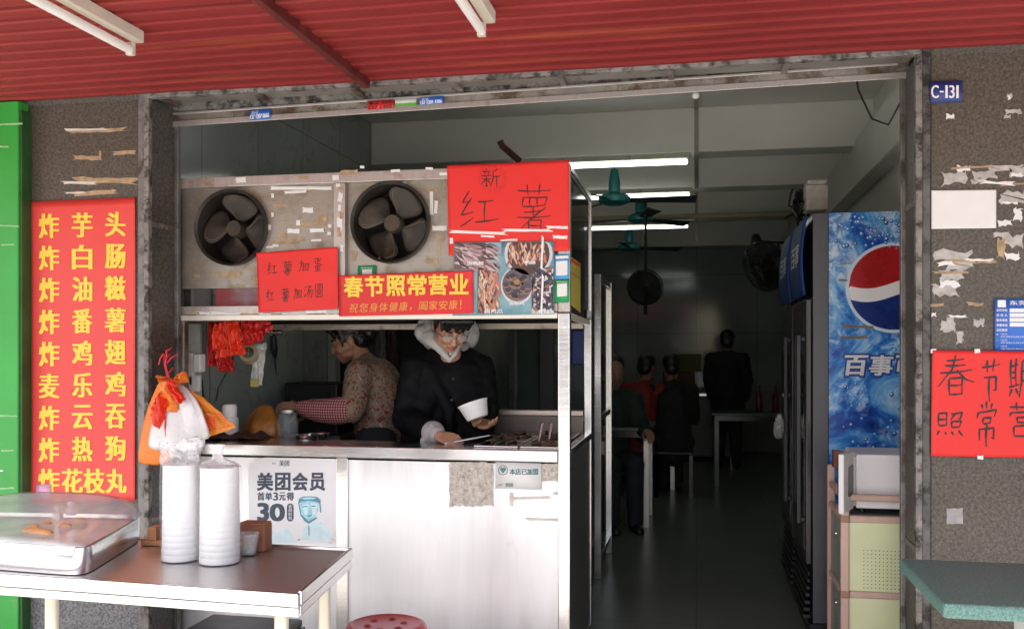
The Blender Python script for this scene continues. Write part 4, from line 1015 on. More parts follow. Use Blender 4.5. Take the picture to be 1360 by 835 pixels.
obj('string', b, mat('pink red string', (.68, .03, .06), .5), BG, smooth=True)
b = B(); q = WY(222, 468, FY-.02); b.tube([q+Vector((0, .015, 0)), q+Vector((0, -.1, .004))], .004, 8); obj('nail', b, M_rust, BG, smooth=True)

# things hanging inside the stall on the left
for lab, mm, cl, top in (('bright red bundle of bags hanging under the hood, left one', M_bred, (((289,426),(312,426),(326,470),(286,476)), ((284,430),(300,427),(312,460),(281,466)), ((300,427),(316,426),(322,462),(304,474))), (300, 426, 4.0)),
                      ('dark red bundle of bags hanging under the hood, right one', M_bdark, (((318,425),(358,425),(364,438),(320,458)), ((322,425),(346,425),(352,450),(330,460)), ((310,425),(326,425),(334,456),(312,462))), (336, 425, 4.05)),
                      ('limp dark red bag hanging lowest below the bundles', M_bdark, (((276,428),(292,428),(300,484),(277,487)), ((284,455),(302,460),(314,490),(288,494)), ((286,470),(300,470),(312,492),(296,494))), (284, 428, 4.08))):
    o = thing('hanging_bag', lab, 'bags', WY(*top), 'red bags hanging under the hood'); R = random.Random(len(lab))
    for k, c4 in enumerate(cl): cloth('bag', c4, top[2]-.012*k, mm, o, .012, 3.5, .009, 40, 16, seed=k*3+len(lab), th=.001)
    b = B(); a = WY(*top); b.tube([a, (a.x, a.y, ZB+.03)], .003, 6); obj('string', b, M_bdark, o)
M_tape = mat('tan tape', (.42, .33, .19), .35, var=.1)
q = WY(330, 470, 4.22); o = thing('tape_roll', 'roll of tan tape hanging inside the stall by the left wall', 'tape', q)
MM = Matrix.Rotation(radians(68), 4, 'X') @ Matrix.Rotation(radians(20), 4, 'Y')
b = B(); b.lathe([(.028, -.022), (.045, -.022), (.045, .022), (.028, .022), (.028, -.022)], q, 40, MM, False); obj('roll', b, M_tape, o, smooth=True)
b = B(); b.lathe([(.024, -.023), (.0275, -.023), (.0275, .023), (.024, .023), (.024, -.023)], q, 32, MM, False); obj('core', b, mat('brown core', (.13, .08, .05), .8), o, smooth=True)
b = B(); p1 = WY(330, 470, 4.22); b.tube([(p1.x, p1.y, p1.z), (p1.x, p1.y+.02, ZB)], .002, 6); obj('string', b, M_tape, o)
o = thing('bag_roll', 'roll of clear bags with a hanging strip on the left wall inside the stall', 'bag roll', WY(345, 465, 4.25))
b = B(); a = WY(338, 460, 4.28); c = WY(352, 460, 4.28); b.tube([a, c], .02, 20); obj('roll', b, M_bwhite, o, smooth=True)
cloth('strip', ((338,462),(353,464),(349,512),(333,508)), 4.27, plastic_film('milky strip', (.75, .76, .72), .6, .3, 20, .3), o, .01, 1, .003)
b = B(); q = WY(336, 508, 4.262); b.box(q.x-.012, q.y-.002, q.z-.02, q.x+.03, q.y, q.z+.012); obj('label', b, mat('yellow tag', (.5, .42, .08), .6), o)
# hook rail with a black peeler
o = thing('hook_rail', 'small chrome hook rail on the left tiled wall', 'hook rail', WX(362, 444, -2.355))
b = B(); a, c = WX(352, 440, -2.35), WX(374, 441, -2.35); b.bar(a, c, .006, .02); obj('plate', b, M_steel, o)
for k in range(4):
    q = a+(c-a)*(k+.5)/4; b = B(); b.tube([q+Vector((.004, 0, 0)), q+Vector((.03, 0, -.022)), q+Vector((.045, 0, -.01))], .003, 6); obj('hook', b, M_steel, o, smooth=True)
q = WX(363, 452, -2.32); o = thing('black_peeler', 'black handled tool hanging from the hook rail', 'kitchen tool', q)
b = B(); b.cap([q+Vector((0, 0, .02)), q+Vector((0, .01, -.05)), q+Vector((0, .02, -.09))], [.016, .02, .010]); obj('handle', b, M_black, o, smooth=True)
b = B(); b.cap([q+Vector((0, .02, -.09)), q+Vector((0, .035, -.19))], [.006, .003]); obj('blade', b, M_blackg, o, smooth=True)
# sockets and cables by the jamb
o = thing('socket_adapter', 'white plug adapters on the left wall behind the bag bundle', 'socket', WX(262, 480, -2.36))
xx = -2.30
for (x0, y0, x1_, y1_, d) in ((246,468,256,512,.03), (256,470,266,494,.05), (250,498,264,520,.025)):
    a, c = WY(x0, y1_, 4.0), WY(x1_, y0, 4.0); b = B(); b.box(a.x, 4.0, a.z, c.x, 4.0+d, c.z); obj('plug' if d > .02 and d != .025 else 'socket_plate', b, M_offw if d == .03 else M_white, o, bevel=.006)
b = B(); a, c = WY(240, 560, 4.035), WY(258, 430, 4.035); b.box(a.x-.02, 4.03, a.z, c.x+.03, 4.05, c.z); obj('back_board', b, mat('grey board', (.42, .43, .40), .6, var=.15), o)
for lab, pts, r in (('black cable running down the left wall from behind the red bags', ((312,462),(309,478),(298,500),(290,515),(287,532)), .0045), ('black plug lead hanging from the adapters', ((254,490),(256,505),(258,530),(262,545)), .005), ('thin dark lead hanging beside the adapters', ((274,430),(277,470),(279,510),(278,540)), .002), ('thick dark lead hanging beside the plug lead', ((262,492),(268,505),(270,525),(276,545)), .005)):
    b = B(); b.tube([WY(x, y, 4.09) for x, y in pts], r, 8); o = obj('cable', b, M_black, smooth=True); tag(o, lab, 'cable')
q = onray(305, 590, ZC); q = Vector((XatY(305, 4.06), 4.06, ZC+.001)); o = thing('white_bottle', 'white plastic bottle upside down on the stall worktop', 'bottle', q)
b = B(); b.lathe([(.030, 0), (.040, .01), (.041, .085), (.036, .10)], q, 28); obj('bottle', b, M_offwb if False else M_white, o, smooth=True)
b = B(); b.lathe([(.033, .1005), (.034, .145), (.028, .158), (.0005, .16)], q, 28); obj('cap', b, M_white, o, smooth=True)
# worktop goods: amber bag of food, brown paper bags, jar, bowls
o = thing('food_bag', 'amber plastic bag of food standing on the worktop by the woman', 'food bag', (XatY(346, 4.25), 4.25, ZC))
sack('bag', ((326,374,589,4.22), (322,372,570,4.22), (330,368,556,4.23), (338,362,544,4.25), (346,360,537,4.27)), bagmat('food bag', (.42, .17, .03), .2, var=.4), o, 6, .12, 6, flat=.5)
b = B(); b.box(XatY(300, 4.3), 4.1, ZC-.16, -1.55, 4.5, ZC-.12); b.box(-2.34, 4.1, ZC-.16, XatY(300, 4.3)-.002, 4.5, ZC-.12); o = obj('side_shelf', b, M_dull); tag(o, 'low steel shelf behind the worktop at the left', 'shelf')
for i, (x0, x1_, y0, Y, lb) in enumerate(((276,318,574,4.02,'dark brown paper bags in a flat pile at the left end of the worktop'), (306,352,572,4.045,'dark brown paper bag lying right of the flat pile'))):
    b = B(); xa, xb = XatY(x0, Y), XatY(x1_, Y); zt = WY(300, y0, Y).z
    def f(u, v, xa=xa, xb=xb, zt=zt, Y=Y, i=i):
        x = xa+(xb-xa)*u; e = min(u, 1-u)*6; z = ZC+.003+(zt-ZC)*min(1, e)**.5*(.75+.25*sin(u*14+v*3+i))*(sin(pi*min(.98, max(.02, v)))**.5)
        return Vector((x, Y-.06+.15*v, z))
    b.grid(f, 20, 10); o = obj('paper_bag', b, mat('dark kraft', (.07, .035, .022), .7, var=.3, scale=20), smooth='all', solid=.002); tag(o, lb, 'paper bag')
q = Vector((XatY(382, 4.18), 4.18, ZC-.119)); o = thing('glass_jar', 'clear jar on the shelf between the food bag and the steel bowl', 'jar', q)
b = B(); b.lathe([(.045, 0), (.05, .01), (.05, .20), (.043, .215), (.043, .235)], q, 28, None, False); obj('jar', b, plastic_film('jar film', (.6, .66, .66), .22, .08, 12, .2), o, smooth=True)
b = B(); b.lathe([(.046, .236), (.046, .25), (.0005, .252)], q, 24); obj('lid', b, M_dull, o, smooth=True)
for px, Y, r, lb in ((408, 4.15, .055, 'steel bowl on the shelf beside the jar'), (424, 4.22, .05, 'second steel bowl on the shelf, next to the woman')):
    q = Vector((XatY(px, Y), Y, ZC-.118)); b = B(); b.lathe([(r*.5, 0), (r*.8, .03), (r, .13), (r*1.04, .135), (r*.97, .13), (r*.75, .035), (.0005, .01)], q, 32); o = obj('steel_bowl', b, M_steel, smooth=True); tag(o, lb, 'bowl')
b = B(); b.box(-2.30, 5.0, .9, -1.98, 5.32, 1.19); o = thing('black_cooker', 'black cooker against the left wall behind the woman', 'cooker', (-2.14, 5.16, .0)); obj('body', b, M_black, o, bevel=.01)
b = B(); b.box(-2.28, 4.995, 1.0, -2.02, 4.999, 1.14); obj('door', b, M_blackg, o); b = B(); b.box(-2.33, 4.98, .004, -1.96, 5.34, .898); obj('stand', b, M_dull, o)

# griddle pans on the bench
M_oil = mat('dark broth', (.03, .02, .014), .12, var=.4, scale=20)
for i, (x0, x1_, y0, y1_, lb) in enumerate(((-.93, -.74, 3.90, 4.12, 'steel food pan nearest the front edge, left'), (-.73, -.56, 3.90, 4.12, 'steel food pan nearest the front edge, beside the corner post'), (-.93, -.74, 4.14, 4.36, 'steel food pan in the middle of the bench, left'), (-.73, -.56, 4.14, 4.36, 'steel food pan in the middle of the bench, right'), (-.93, -.56, 4.38, 4.60, 'long steel food pan at the back of the bench'))):
    o = thing('food_pan', lb, 'food pan', ((x0+x1_)/2, (y0+y1_)/2, ZC+.001), 'steel pans set in the bench'); z = ZC+.010
    b = B()
    for (a0, b0, a1, b1) in ((x0, y0, x1_, y0+.014), (x0, y1_-.014, x1_, y1_), (x0, y0+.014, x0+.014, y1_-.014), (x1_-.014, y0+.014, x1_, y1_-.014)): b.box(a0, b0, z-.1 if y0 > 4.13 else ZC+.001, a1, b1, z-.002)
    obj('rim', b, M_steel, o, bevel=.002)
    b = B(); b.box(x0+.014, y0+.014, ZC+.0015, x1_-.014, y1_-.014, z-.003); R = random.Random(i)
    obj('broth', b, M_oil, o)
    for k in range(9):
        q = Vector((R.uniform(x0+.03, x1_-.03), R.uniform(y0+.03, y1_-.03), z)); b = B(); a = R.uniform(0, 3); b.cap([q-Vector((.018*cos(a), .018*sin(a), 0)), q+Vector((.018*cos(a), .018*sin(a), .004))], [.006, .007], 8)
        obj('food_piece', b, mat('braised piece', (.10, .06, .035), .35, var=.4, scale=40), o, smooth=True)
for i, (px, y0, y1_, x2, lb) in enumerate(((716,582,563,720,'steel spoon handle standing in the pans, left'), (729,583,564,732,'steel spoon handle standing in the pans, middle'), (748,580,562,744,'steel spoon handle leaning beside the corner post'))):
    a, c = WY(px, y0+2, 4.2), WY(x2, y1_, 4.23); b = B(); b.cap([a, a*.5+c*.5, c], [.004, .007, .009], 10); o = obj('spoon', b, M_steel, smooth=True); tag(o, lb, 'spoon', 'spoons standing in the pans')
a, c = WY(606, 586, 4.0), WY(650, 578, 4.05); o = thing('ladle', 'steel ladle held low over the pans by the man', 'ladle', a)
b = B(); b.tube([a+(a-c)*.35, a, c], [.0055, .005, .004], 10); obj('handle', b, M_steel, o, smooth=True)
b = B(); q = WY(664, 586, 4.07); b.tube([c, WY(658, 578, 4.06), q], .004, 8); b.lathe([(.0005, -.022), (.026, -.014), (.036, .004), (.033, .004), (.023, -.010), (.0005, -.018)], q, 28); obj('scoop', b, mat('dark scoop', (.08, .075, .065), .35, .6), o, smooth=True)
# rusty pipe over the hood
b = B(); b.tube([WY(664, 188, 4.6), WY(667, 194, 4.6), WY(690, 214, 4.6)], .016, 12); o = obj('rusty_pipe', b, M_rust, smooth=True); tag(o, 'short rusty pipe sticking up behind the hood', 'pipe')
b = B(); b.tube([WY(1136, 96, 3.87), WY(1140, 120, 3.95), WY(1158, 158, 4.0), WY(1180, 166, 3.95), WY(1196, 136, 3.9), WY(1202, 118, 3.85)], .004, 8); o = obj('cable', b, M_black, smooth=True); tag(o, 'black cable looping down from the right end of the door head', 'cable')

# ------------------------------------------------------------------ dining room
Yr = 4.65
def tube_in(px, z, Y, lab):
    x = XatY(px, Y); return tube_lamp(lab, Y, x-1.2, x, z, True, 'x', 'lit tubes under the ceiling beams')
tube_in(917, 2.69, 6.585, 'lit strip lamp on the first ceiling beam')
tube_in(919, 2.675, 7.90, 'lit strip lamp on the second ceiling beam behind the green fan')
tube_in(916, 2.668, 9.86, 'lit strip lamp on the third ceiling beam, farthest in')
def ceiling_fan(x, y, z, rot):
    o = thing('ceiling_fan', 'teal ceiling fan nearest the shop opening', 'ceiling fan', (x, y, z), 'teal ceiling fans')
    b = B(); b.lathe([(.008, .22), (.008, 3.04-z)], (x, y, z), 12); obj('rod', b, M_teal, o, smooth=True)
    b = B(); b.lathe([(.022, .24), (.03, .22), (.045, .13), (.045, .06), (.02, .055)], (x, y, z), 24); obj('collar', b, M_teal, o, smooth=True)
    b = B(); b.lathe([(.02, .052), (.09, .045), (.125, .02), (.12, -.015), (.07, -.035), (.0005, -.04)], (x, y, z), 32); obj('motor', b, M_teal, o, smooth=True)
    for k in range(3):
        a = rot+k*2*pi/3; M = Matrix.Translation((x, y, z)) @ Matrix.Rotation(a, 4, 'Z') @ Matrix.Rotation(radians(-15), 4, 'X')
        b = B(); b.hexa([M @ Vector(q) for q in ((.10, -.035, -.004), (.62, -.065, -.004), (.62, .065, -.004), (.10, .035, -.004), (.10, -.035, .004), (.62, -.065, .004), (.62, .065, .004), (.10, .035, .004))]); obj('blade', b, M_tealb, o, bevel=.002)
    return o
M_teal = mat('teal enamel', (.03, .24, .22), .35, var=.1); M_tealb = mat('dark blade', (.05, .07, .065), .5, var=.2)
fan = ceiling_fan(XatY(816, 7.25), 7.25, 2.525, radians(5))
dup(fan, (XatY(850, 8.95), 8.95, 2.61), 'teal ceiling fan second from the opening, partly behind the first', .7)
dup(fan, (XatY(836, 10.7), 10.7, 2.53), 'teal ceiling fan deepest in the room, hanging lowest', .35)
b = B(); b.tube([(-2.35, 9.55, 2.705), (1.03, 9.55, 2.705)], .028, 14); o = obj('pipe', b, mat('yellowed pipe', (.50, .42, .26), .5, var=.1), smooth=True); tag(o, 'yellowed pipe crossing the dining room below the ceiling beams', 'pipe')
o = thing('cable_trunking', 'narrow cable trunking running down the middle of the ceiling and beams', 'trunking', (0, 6.6, 3.0)); mt_ = mat('dusty trunking', (.40, .37, .31), .6)
for p, q, w, h in (((.0, 3.9, 3.04), (.0, 6.6, 3.04), .03, .018), ((.0, 6.61, 3.05), (.0, 6.61, 2.74), .03, .014), ((0, 6.62, 2.73), (0, 7.9, 2.71), .03, .014), ((0, 7.94, 3.04), (0, 7.94, 2.72), .03, .014), ((0, 9.89, 3.04), (0, 9.89, 2.5), .03, .014)):
    b = B(); b.bar(p, q, w, h); obj('trunking_length', b, mt_, o)
q = WY(924, 127, 4.3); b = B(); b.ell(q, (.018, .018, .016)); b.lathe([(.014, .012), (.014, 3.05-q.z)], q, 14); o = obj('light_bulb', b, M_tubeoff, smooth=True); tag(o, 'small white bulb just below the door head rail', 'bulb')
def wall_fan(c, r, face, lab, grp=None):
    o = thing('wall_fan', lab, 'fan', c, grp); f = Vector(face).normalized(); M = f.to_track_quat('Z', 'Y').to_matrix().to_4x4(); c = Vector(c)
    b = B()
    for k in range(48):
        a = 2*pi*k/48; b.tube([c+M @ Vector((q*cos(a), q*sin(a), z)) for q, z in ((.03, .06), (r*.6, .055), (r*.95, .02), (r, 0), (r*.95, -.05), (.05, -.06))], .0022, 5)
    for q, z in ((r, 0), (r*.98, .015), (r*.6, .055), (r*.7, .05), (r*.8, .04), (r*.9, .028), (r*.45, .058), (r*.3, .06), (r*.95, -.05)): b.tube([c+M @ Vector((q*cos(2*pi*k/32), q*sin(2*pi*k/32), z)) for k in range(32)], .003, 5, closed=True)
    obj('cage', b, M_blackg, o, smooth=True)
    for k in range(3):
        a = k*2*pi/3; b = B(); MM = M @ Matrix.Rotation(a, 4, 'Z') @ Matrix.Rotation(.4, 4, 'X')
        b.prism([c+MM @ Vector(q) for q in ((.03, -.02, 0), (r*.5, -.07, 0), (r*.85, -.06, 0), (r*.88, .03, 0), (r*.5, .06, 0), (.03, .02, 0))], M @ Vector((0, 0, .004))); obj('blade', b, M_black, o)
    b = B(); b.cap([c+M @ Vector((0, 0, .065)), c+M @ Vector((0, 0, -.02)), c+M @ Vector((0, 0, -.16))], [.03, .035, .055]); obj('motor', b, M_black, o, smooth=True)
    b = B(); b.lathe([(.04, -.062), (r*.96, -.054), (r*.96, -.050), (.04, -.056)], c, 32, M, False); obj('back_guard', b, M_black, o, smooth=True)
    return o, c, M
o, c, M = wall_fan(WY(857, 381, 8.6), .165, (.25, -1, .15), 'black caged fan hanging on a rod in the middle of the room')
b = B(); b.tube([c+Vector((0, .05, .05)), c+Vector((0, .06, .28)), (c.x, c.y+.06, 2.72)], .012, 8); b.tube([c+Vector((0, .05, -.02)), c+Vector((0, .04, -.25))], .018, 8); obj('hanger', b, M_blackg, o, smooth=True)
o, c, M = wall_fan(WY(1014, 354, 7.6), .20, (-1, -.9, -.45), 'black caged wall fan tilted down above the drinks coolers')
b = B(); b.tube([c+M @ Vector((0, 0, -.16)), c+M @ Vector((0, 0, -.25))+Vector((.1, 0, .06)), (1.155, c.y+.3, c.z+.12)], .016, 8); obj('bracket', b, M_blackg, o, smooth=True)
o = thing('speaker_bracket', 'dark wall bracket high on the right beside the wall fan', 'bracket', WY(1008, 322, 9.0))
b = B(); q = WY(1004, 320, 9.0); b.ell(q, (.05, .06, .07)); obj('head', b, M_black, o, smooth=True); b = B(); b.tube([q, q+Vector((.2, 0, -.02)), q+Vector((.2, 0, -.25))], .014, 8); b.tube([q+Vector((.2, 0, -.02)), (1.155, q.y, q.z-.02)], .014, 8); obj('arm', b, M_black, o, smooth=True)

# drinks coolers
M_lblue = None
def icy():
    m, t, p = nodes('icy blue print'); v = coord(t)
    w = noi(t, v, 2.6, 8, .66, 1.2); c = ramp(t, w, [(.36, (.006, .022, .17)), (.45, (.012, .08, .42)), (.50, (.04, .25, .68)), (.555, (.25, .52, .80)), (.62, (.68, .77, .84))])
    c = mixc(t, ramp(t, noi(t, v, 5, 4), [(.5, 0), (.6, .8)]), c, ramp(t, noi(t, v, 19, 8, .7, .8), [(.36, (.01, .05, .32)), (.48, (.04, .24, .66)), (.56, (.35, .62, .85)), (.64, (.8, .86, .92))]))
    t.links.new(c, p.inputs['Base Color']); p.inputs['Roughness'].default_value = .25; return m
M_icy = icy()
FX0, FX1 = .51, 1.14; FZ = 2.035
M_hdr = mat('deep blue header', (.006, .04, .17), .55, var=.6, scale=9)
def cooler(y0, y1, lab):
    o = thing('drinks_cooler', lab, 'drinks cooler', ((FX0+FX1)/2, (y0+y1)/2, 0), 'black glass door drinks coolers along the right wall')
    b = B(); b.box(FX0+.03, y0+.002, .08, FX1, y1-.002, FZ-.01); obj('cabinet', b, M_blackg, o, bevel=.004)
    b = B(); b.box(FX0+.02, y0+.004, .006, FX1-.05, y1-.004, .079); obj('base_band', b, M_black, o)
    b = B(); b.box(FX0, y0+.004, .36, FX0+.028, y1-.004, 1.62); d = obj('door', b, M_blackg, o, bevel=.006)
    b = B(); b.box(FX0-.004, y0+.06, .42, FX0-.001, y1-.06, 1.57); obj('glass', b, glass('cooler glass', (.05, .06, .06), .8, .04), d)
    b = B(); b.bar((FX0-.03, y0+.03, .55), (FX0-.03, y0+.03, 1.45), .02); b.bar((FX0-.02, y0+.03, .57), (FX0, y0+.03, .57), .02); b.bar((FX0-.02, y0+.03, 1.43), (FX0, y0+.03, 1.43), .02); obj('handle', b, M_zincd, d, bevel=.004)
    b = B(); n = 12
    def f(u, v): return Vector((FX0+.005-.022*sin(pi*min(1, .12+v*.88)), y0+.01+(y1-y0-.02)*u, 1.64+(FZ-1.66)*v))
    b.grid(f, 4, n); hd = obj('header', b, M_hdr, o, smooth='all', solid=.006)
    b = B(); f2 = lambda x, y, k=0: Vector((FX0+.005-.022*sin(pi*min(1, .12+(1-y)*.88))-.006-k*.0002, y0+.05+(y1-y0-.1)*(1-x), 1.64+(FZ-1.66)*(1-y)))
    lettering(b, '百事', .15, .3, .85, .6, f2, .01); obj('lettering', b, M_wprint, hd, recalc=False)
    b = B()
    for k in range(7): b.box(FX0-.012+.004*k, y0+.02, .10+.034*k, FX0+.022, y1-.02, .118+.034*k)
    obj('vent_grille', b, M_black, o, bevel=.003)
    return o
M_zincd = mat('grey handle', (.03, .03, .033), .4, .3)
c1 = cooler(4.65, 5.26, 'black drinks cooler with the blue soda advert on its side, nearest the opening')
c2 = dup(c1, ((FX0+FX1)/2, 5.62, 0), 'black drinks cooler second from the opening, behind the one with the advert')
for ch in list(c2.children): pass
# printed side of the first cooler
SY = 4.648
b = B(); xa, xb = XatY(1100.5, SY), FX1; b.box(xa, SY-.003, .1, xb, SY, FZ-.012); sp = obj('side_print', b, M_icy, c1)
b = B(); b.box(FX0+.031, SY-.012, .09, xa-.002, SY, FZ-.012); obj('corner_trim', b, mat('charcoal trim', (.085, .085, .095), .35, var=.1), c1, bevel=.004)
pu = planeY(SY-.0045, .00012)
gx, gy, gr = 1187, 382, 60
def disc(rx, ry, n=64, cx=gx, cy=gy): return [(cx+rx*cos(2*pi*k/n), cy+ry*sin(2*pi*k/n)) for k in range(n)]
def band(lo, hi, name, m, k):
    b = B(); N = 40
    for i in range(N):
        xs_ = [gx-gr+2*gr*(i+j)/N for j in (0, 1)]; q = []
        for x in xs_:
            e = sqrt(max(0, gr*gr-(x-gx)**2))*.93; y0 = max(gy-e, min(gy+e, lo(x, e))); y1 = max(gy-e, min(gy+e, hi(x, e))); q.append((x, y0, y1))
        (xA, a0, a1), (xB, b0, b1) = q
        if a1-a0 < .01 and b1-b0 < .01: continue
        b.poly([pu(xA, a0, k), pu(xB, b0, k), pu(xB, b1, k), pu(xA, a1, k)])
    obj(name, b, m, sp, recalc=False)
wv = lambda x: 8*sin((x-gx)/gr*2.6)
b = B(); b.poly([pu(x, y, 1) for x, y in disc(64, 60)]); obj('emblem_glow', b, mat('pale blue print', (.62, .76, .88), .3), sp, recalc=False)
band(lambda x, e: gy-e, lambda x, e: gy-7-wv(x), 'emblem_red', mat('emblem red', (.42, .012, .014), .28, var=.25, scale=4), 3)
band(lambda x, e: gy-7-wv(x), lambda x, e: gy+11-wv(x), 'emblem_white', M_wprint, 4)
band(lambda x, e: gy+11-wv(x), lambda x, e: gy+e, 'emblem_blue', mat('emblem blue', (.008, .03, .20), .28, var=.3, scale=4), 5)
b = B()
for j, ch in enumerate('百事可乐'):
    lettering(b, ch, 1119+j*34, 471.5, 1150+j*34, 499, planeY(SY-.0055, .0001), 2.6, 2.6, .13)
obj('lettering_outline', b, mat('dark blue outline', (.01, .04, .25), .4), sp, recalc=False)
b = B()
for j, ch in enumerate('百事可乐'): lettering(b, ch, 1120+j*34, 472, 1149+j*34, 498, planeY(SY-.0075, .0001), 1.1, .6, .13)
obj('lettering', b, mat('silver print', (.68, .70, .73), .4), sp, recalc=False)
b = B(); R = random.Random(8); slots3 = [mat('droplet blue', (.03, .22, .62), .25), mat('droplet light', (.55, .75, .90), .25), mat('droplet deep', (.015, .07, .34), .25)]
for k in range(110):
    x, y, r = R.uniform(1104, 1215), R.choice((R.uniform(284, 330), R.uniform(505, 640))), R.uniform(1.2, 3.4)
    b.mi = R.choice((0, 2)); b.poly([pu(x+r*cos(2*pi*i/12), y+r*sin(2*pi*i/12), 7+k % 3) for i in range(12)])
    b.mi = 1; b.poly([pu(x-r*.2+r*.5*cos(2*pi*i/10), y-r*.2+r*.5*sin(2*pi*i/10), 11) for i in range(10)])
obj('droplet_print', b, slots3, sp, recalc=False)
scraps('glue_mark', mat('brown glue', (.22, .15, .08), .7, var=.3, scale=40), sp, pu, [(1132,452,0,0)][:0]+[(1140,434,44,5),(1136,448,40,4),(1122,350,16,2),(1120,372,14,3),(1165,303,20,2)], R, 16, .5)
# cables and box over the coolers
o = thing('junction_box', 'cream junction boxes stacked on the wall above the coolers', 'junction box', (1.0, 5.5, 2.1))
for (x0, x1_, y0, y1_) in ((1071,1100,262,280), (1070,1100,245,264), (1072,1098,238,246)):
    a, c = WY(x0, y1_, 5.45), WY(x1_, y0, 5.45); b = B(); b.box(a.x, 5.45, a.z+.002, c.x, 5.62, c.z); obj('box_body', b, M_offw, o, bevel=.006)
o = thing('cable_tangle', 'tangle of black cables hanging above the coolers', 'cables', WY(1060, 270, 5.6)); R = random.Random(6)
for k in range(14):
    b = B(); x, y = R.uniform(1052, 1076), R.uniform(250, 262); pts = [WY(x+R.uniform(-6, 6)*i*.5, y+i*R.uniform(6, 11), 5.6+R.uniform(-.05, .05)) for i in range(5)]; b.tube(pts, .007, 6); obj('cable', b, M_black, o, smooth=True)

# cabinet with microwave inside the right jamb
M_wood = mat('pale pink wood', (.60, .42, .34), .5, var=.12, scale=12, stretch=(1, 1, .2)); M_woodb = mat('brown joint', (.36, .20, .13), .5); M_lime = mat('pale lime board', (.72, .77, .46), .45, var=.05)
KY, KZ = 4.06, .70; kx = XatY(1117, KY); kx1 = 1.15
K = thing('side_cabinet', 'pale lime cabinet with wooden frame and perforated side beside the right jamb', 'cabinet', ((kx+kx1)/2, KY+.2, 0))
for (x, y, z1) in ((kx, KY, KZ+.09), (kx1-.035, KY, KZ+.09), (kx, KY+.4, KZ+.16), (kx1-.035, KY+.4, KZ+.16)): b = B(); b.box(x, y, .006, x+.033, y+.033, z1); obj('post', b, M_wood, K, bevel=.006)
for z in (.09, .36, KZ-.03): b = B(); b.box(kx+.034, KY+.004, z, kx1-.036, KY+.03, z+.028); obj('rail', b, M_wood, K, bevel=.005)
b = B(); b.box(kx+.002, KY+.002, KZ+.058, kx1, KY+.032, KZ+.086); obj('rail', b, M_wood, K, bevel=.008)
for z in (KZ-.03, .36, KZ+.058): b = B(); b.box(kx-.002, KY-.003, z-.002, kx+.035, KY+.035, z+.03); obj('joint', b, M_woodb, K, bevel=.006)
for z in (KZ-.03, .36, KZ+.06): b = B(); b.box(kx+.004, KY+.036, z, kx+.03, KY+.398, z+.028); obj('rail', b, M_wood, K, bevel=.005)
b = B(); b.box(kx+.034, KY+.012, .389, kx1-.036, KY+.018, KZ-.031); SPn = obj('side_panel', b, M_lime, K)
b = B(); b.box(kx+.034, KY+.012, .119, kx1-.036, KY+.018, .359); obj('side_panel', b, M_lime, K)
b = B(); q0, q1 = WY(1148, 731, KY), WY(1216, 789, KY)
for i in range(14):
    for j in range(12):
        x = q0.x+(q1.x-q0.x)*i/13; z = q0.z+(q1.z-q0.z)*j/11; b.poly([(x+.0024*cos(2*pi*k/8), KY+.0115, z+.0024*sin(2*pi*k/8)) for k in range(8)])
obj('perforation', b, mat('hole shadow', (.12, .14, .08), .8), SPn, recalc=False, kind='stuff')
for z0, z1 in ((.12, .355), (.39, KZ-.035)): b = B(); b.box(kx+.010, KY+.06, z0, kx+.018, KY+.37, z1); d = obj('door', b, mat('dim door glass', (.32, .36, .28), .2), K); b = B(); b.ell((kx-.006, KY+.09, (z0+z1)/2+.08), .009); obj('knob', b, M_steel, d, smooth=True)
b = B(); b.box(kx+.034, KY+.034, KZ-.006, kx1-.036, KY+.398, KZ+.0); obj('top_board', b, mat('dark shelf', (.08, .10, .08), .4), K)
mx = XatY(1137, KY+.06); MY = KY+.06
o = thing('microwave_oven', 'white microwave oven with its door open on the side cabinet', 'microwave', (mx+.25, MY+.15, KZ))
b = B(); b.box(mx, MY, KZ+.02, kx1-.04, MY+.30, KZ+.245); obj('body', b, mat('white enamel', (.88, .88, .88), .4, var=.02), o, bevel=.006)
for x in (mx+.03, kx1-.1): b = B(); b.lathe([(.012, .001), (.012, .02)], (x, MY+.03, KZ), 12); obj('foot', b, M_black, o)
b = B(); b.box(mx-.012, MY+.005, KZ+.03, mx-.001, MY+.295, KZ+.235); obj('front_frame', b, M_white, o, bevel=.004)
b = B(); q = WY(1124, 655, MY-.06); b.bar((mx-.02, MY, KZ+.14), (q.x-.035, MY-.16, KZ+.14), .022, .24); d = obj('door', b, M_white, o, bevel=.005)
b = B(); b.bar((mx-.026, MY-.02, KZ+.14), (q.x-.031, MY-.13, KZ+.14), .03, .13); obj('window', b, M_blackg, d, bevel=.005)
b = B(); xx = XatY(1110, KY+.3); b.box(xx-.012, KY+.28, KZ+.161, xx+.02, KY+.33, KZ+.235); o = obj('wood_block', b, mat('dark red wood', (.16, .06, .04), .6)); tag(o, 'dark red wooden block on the back post of the side cabinet', 'block')

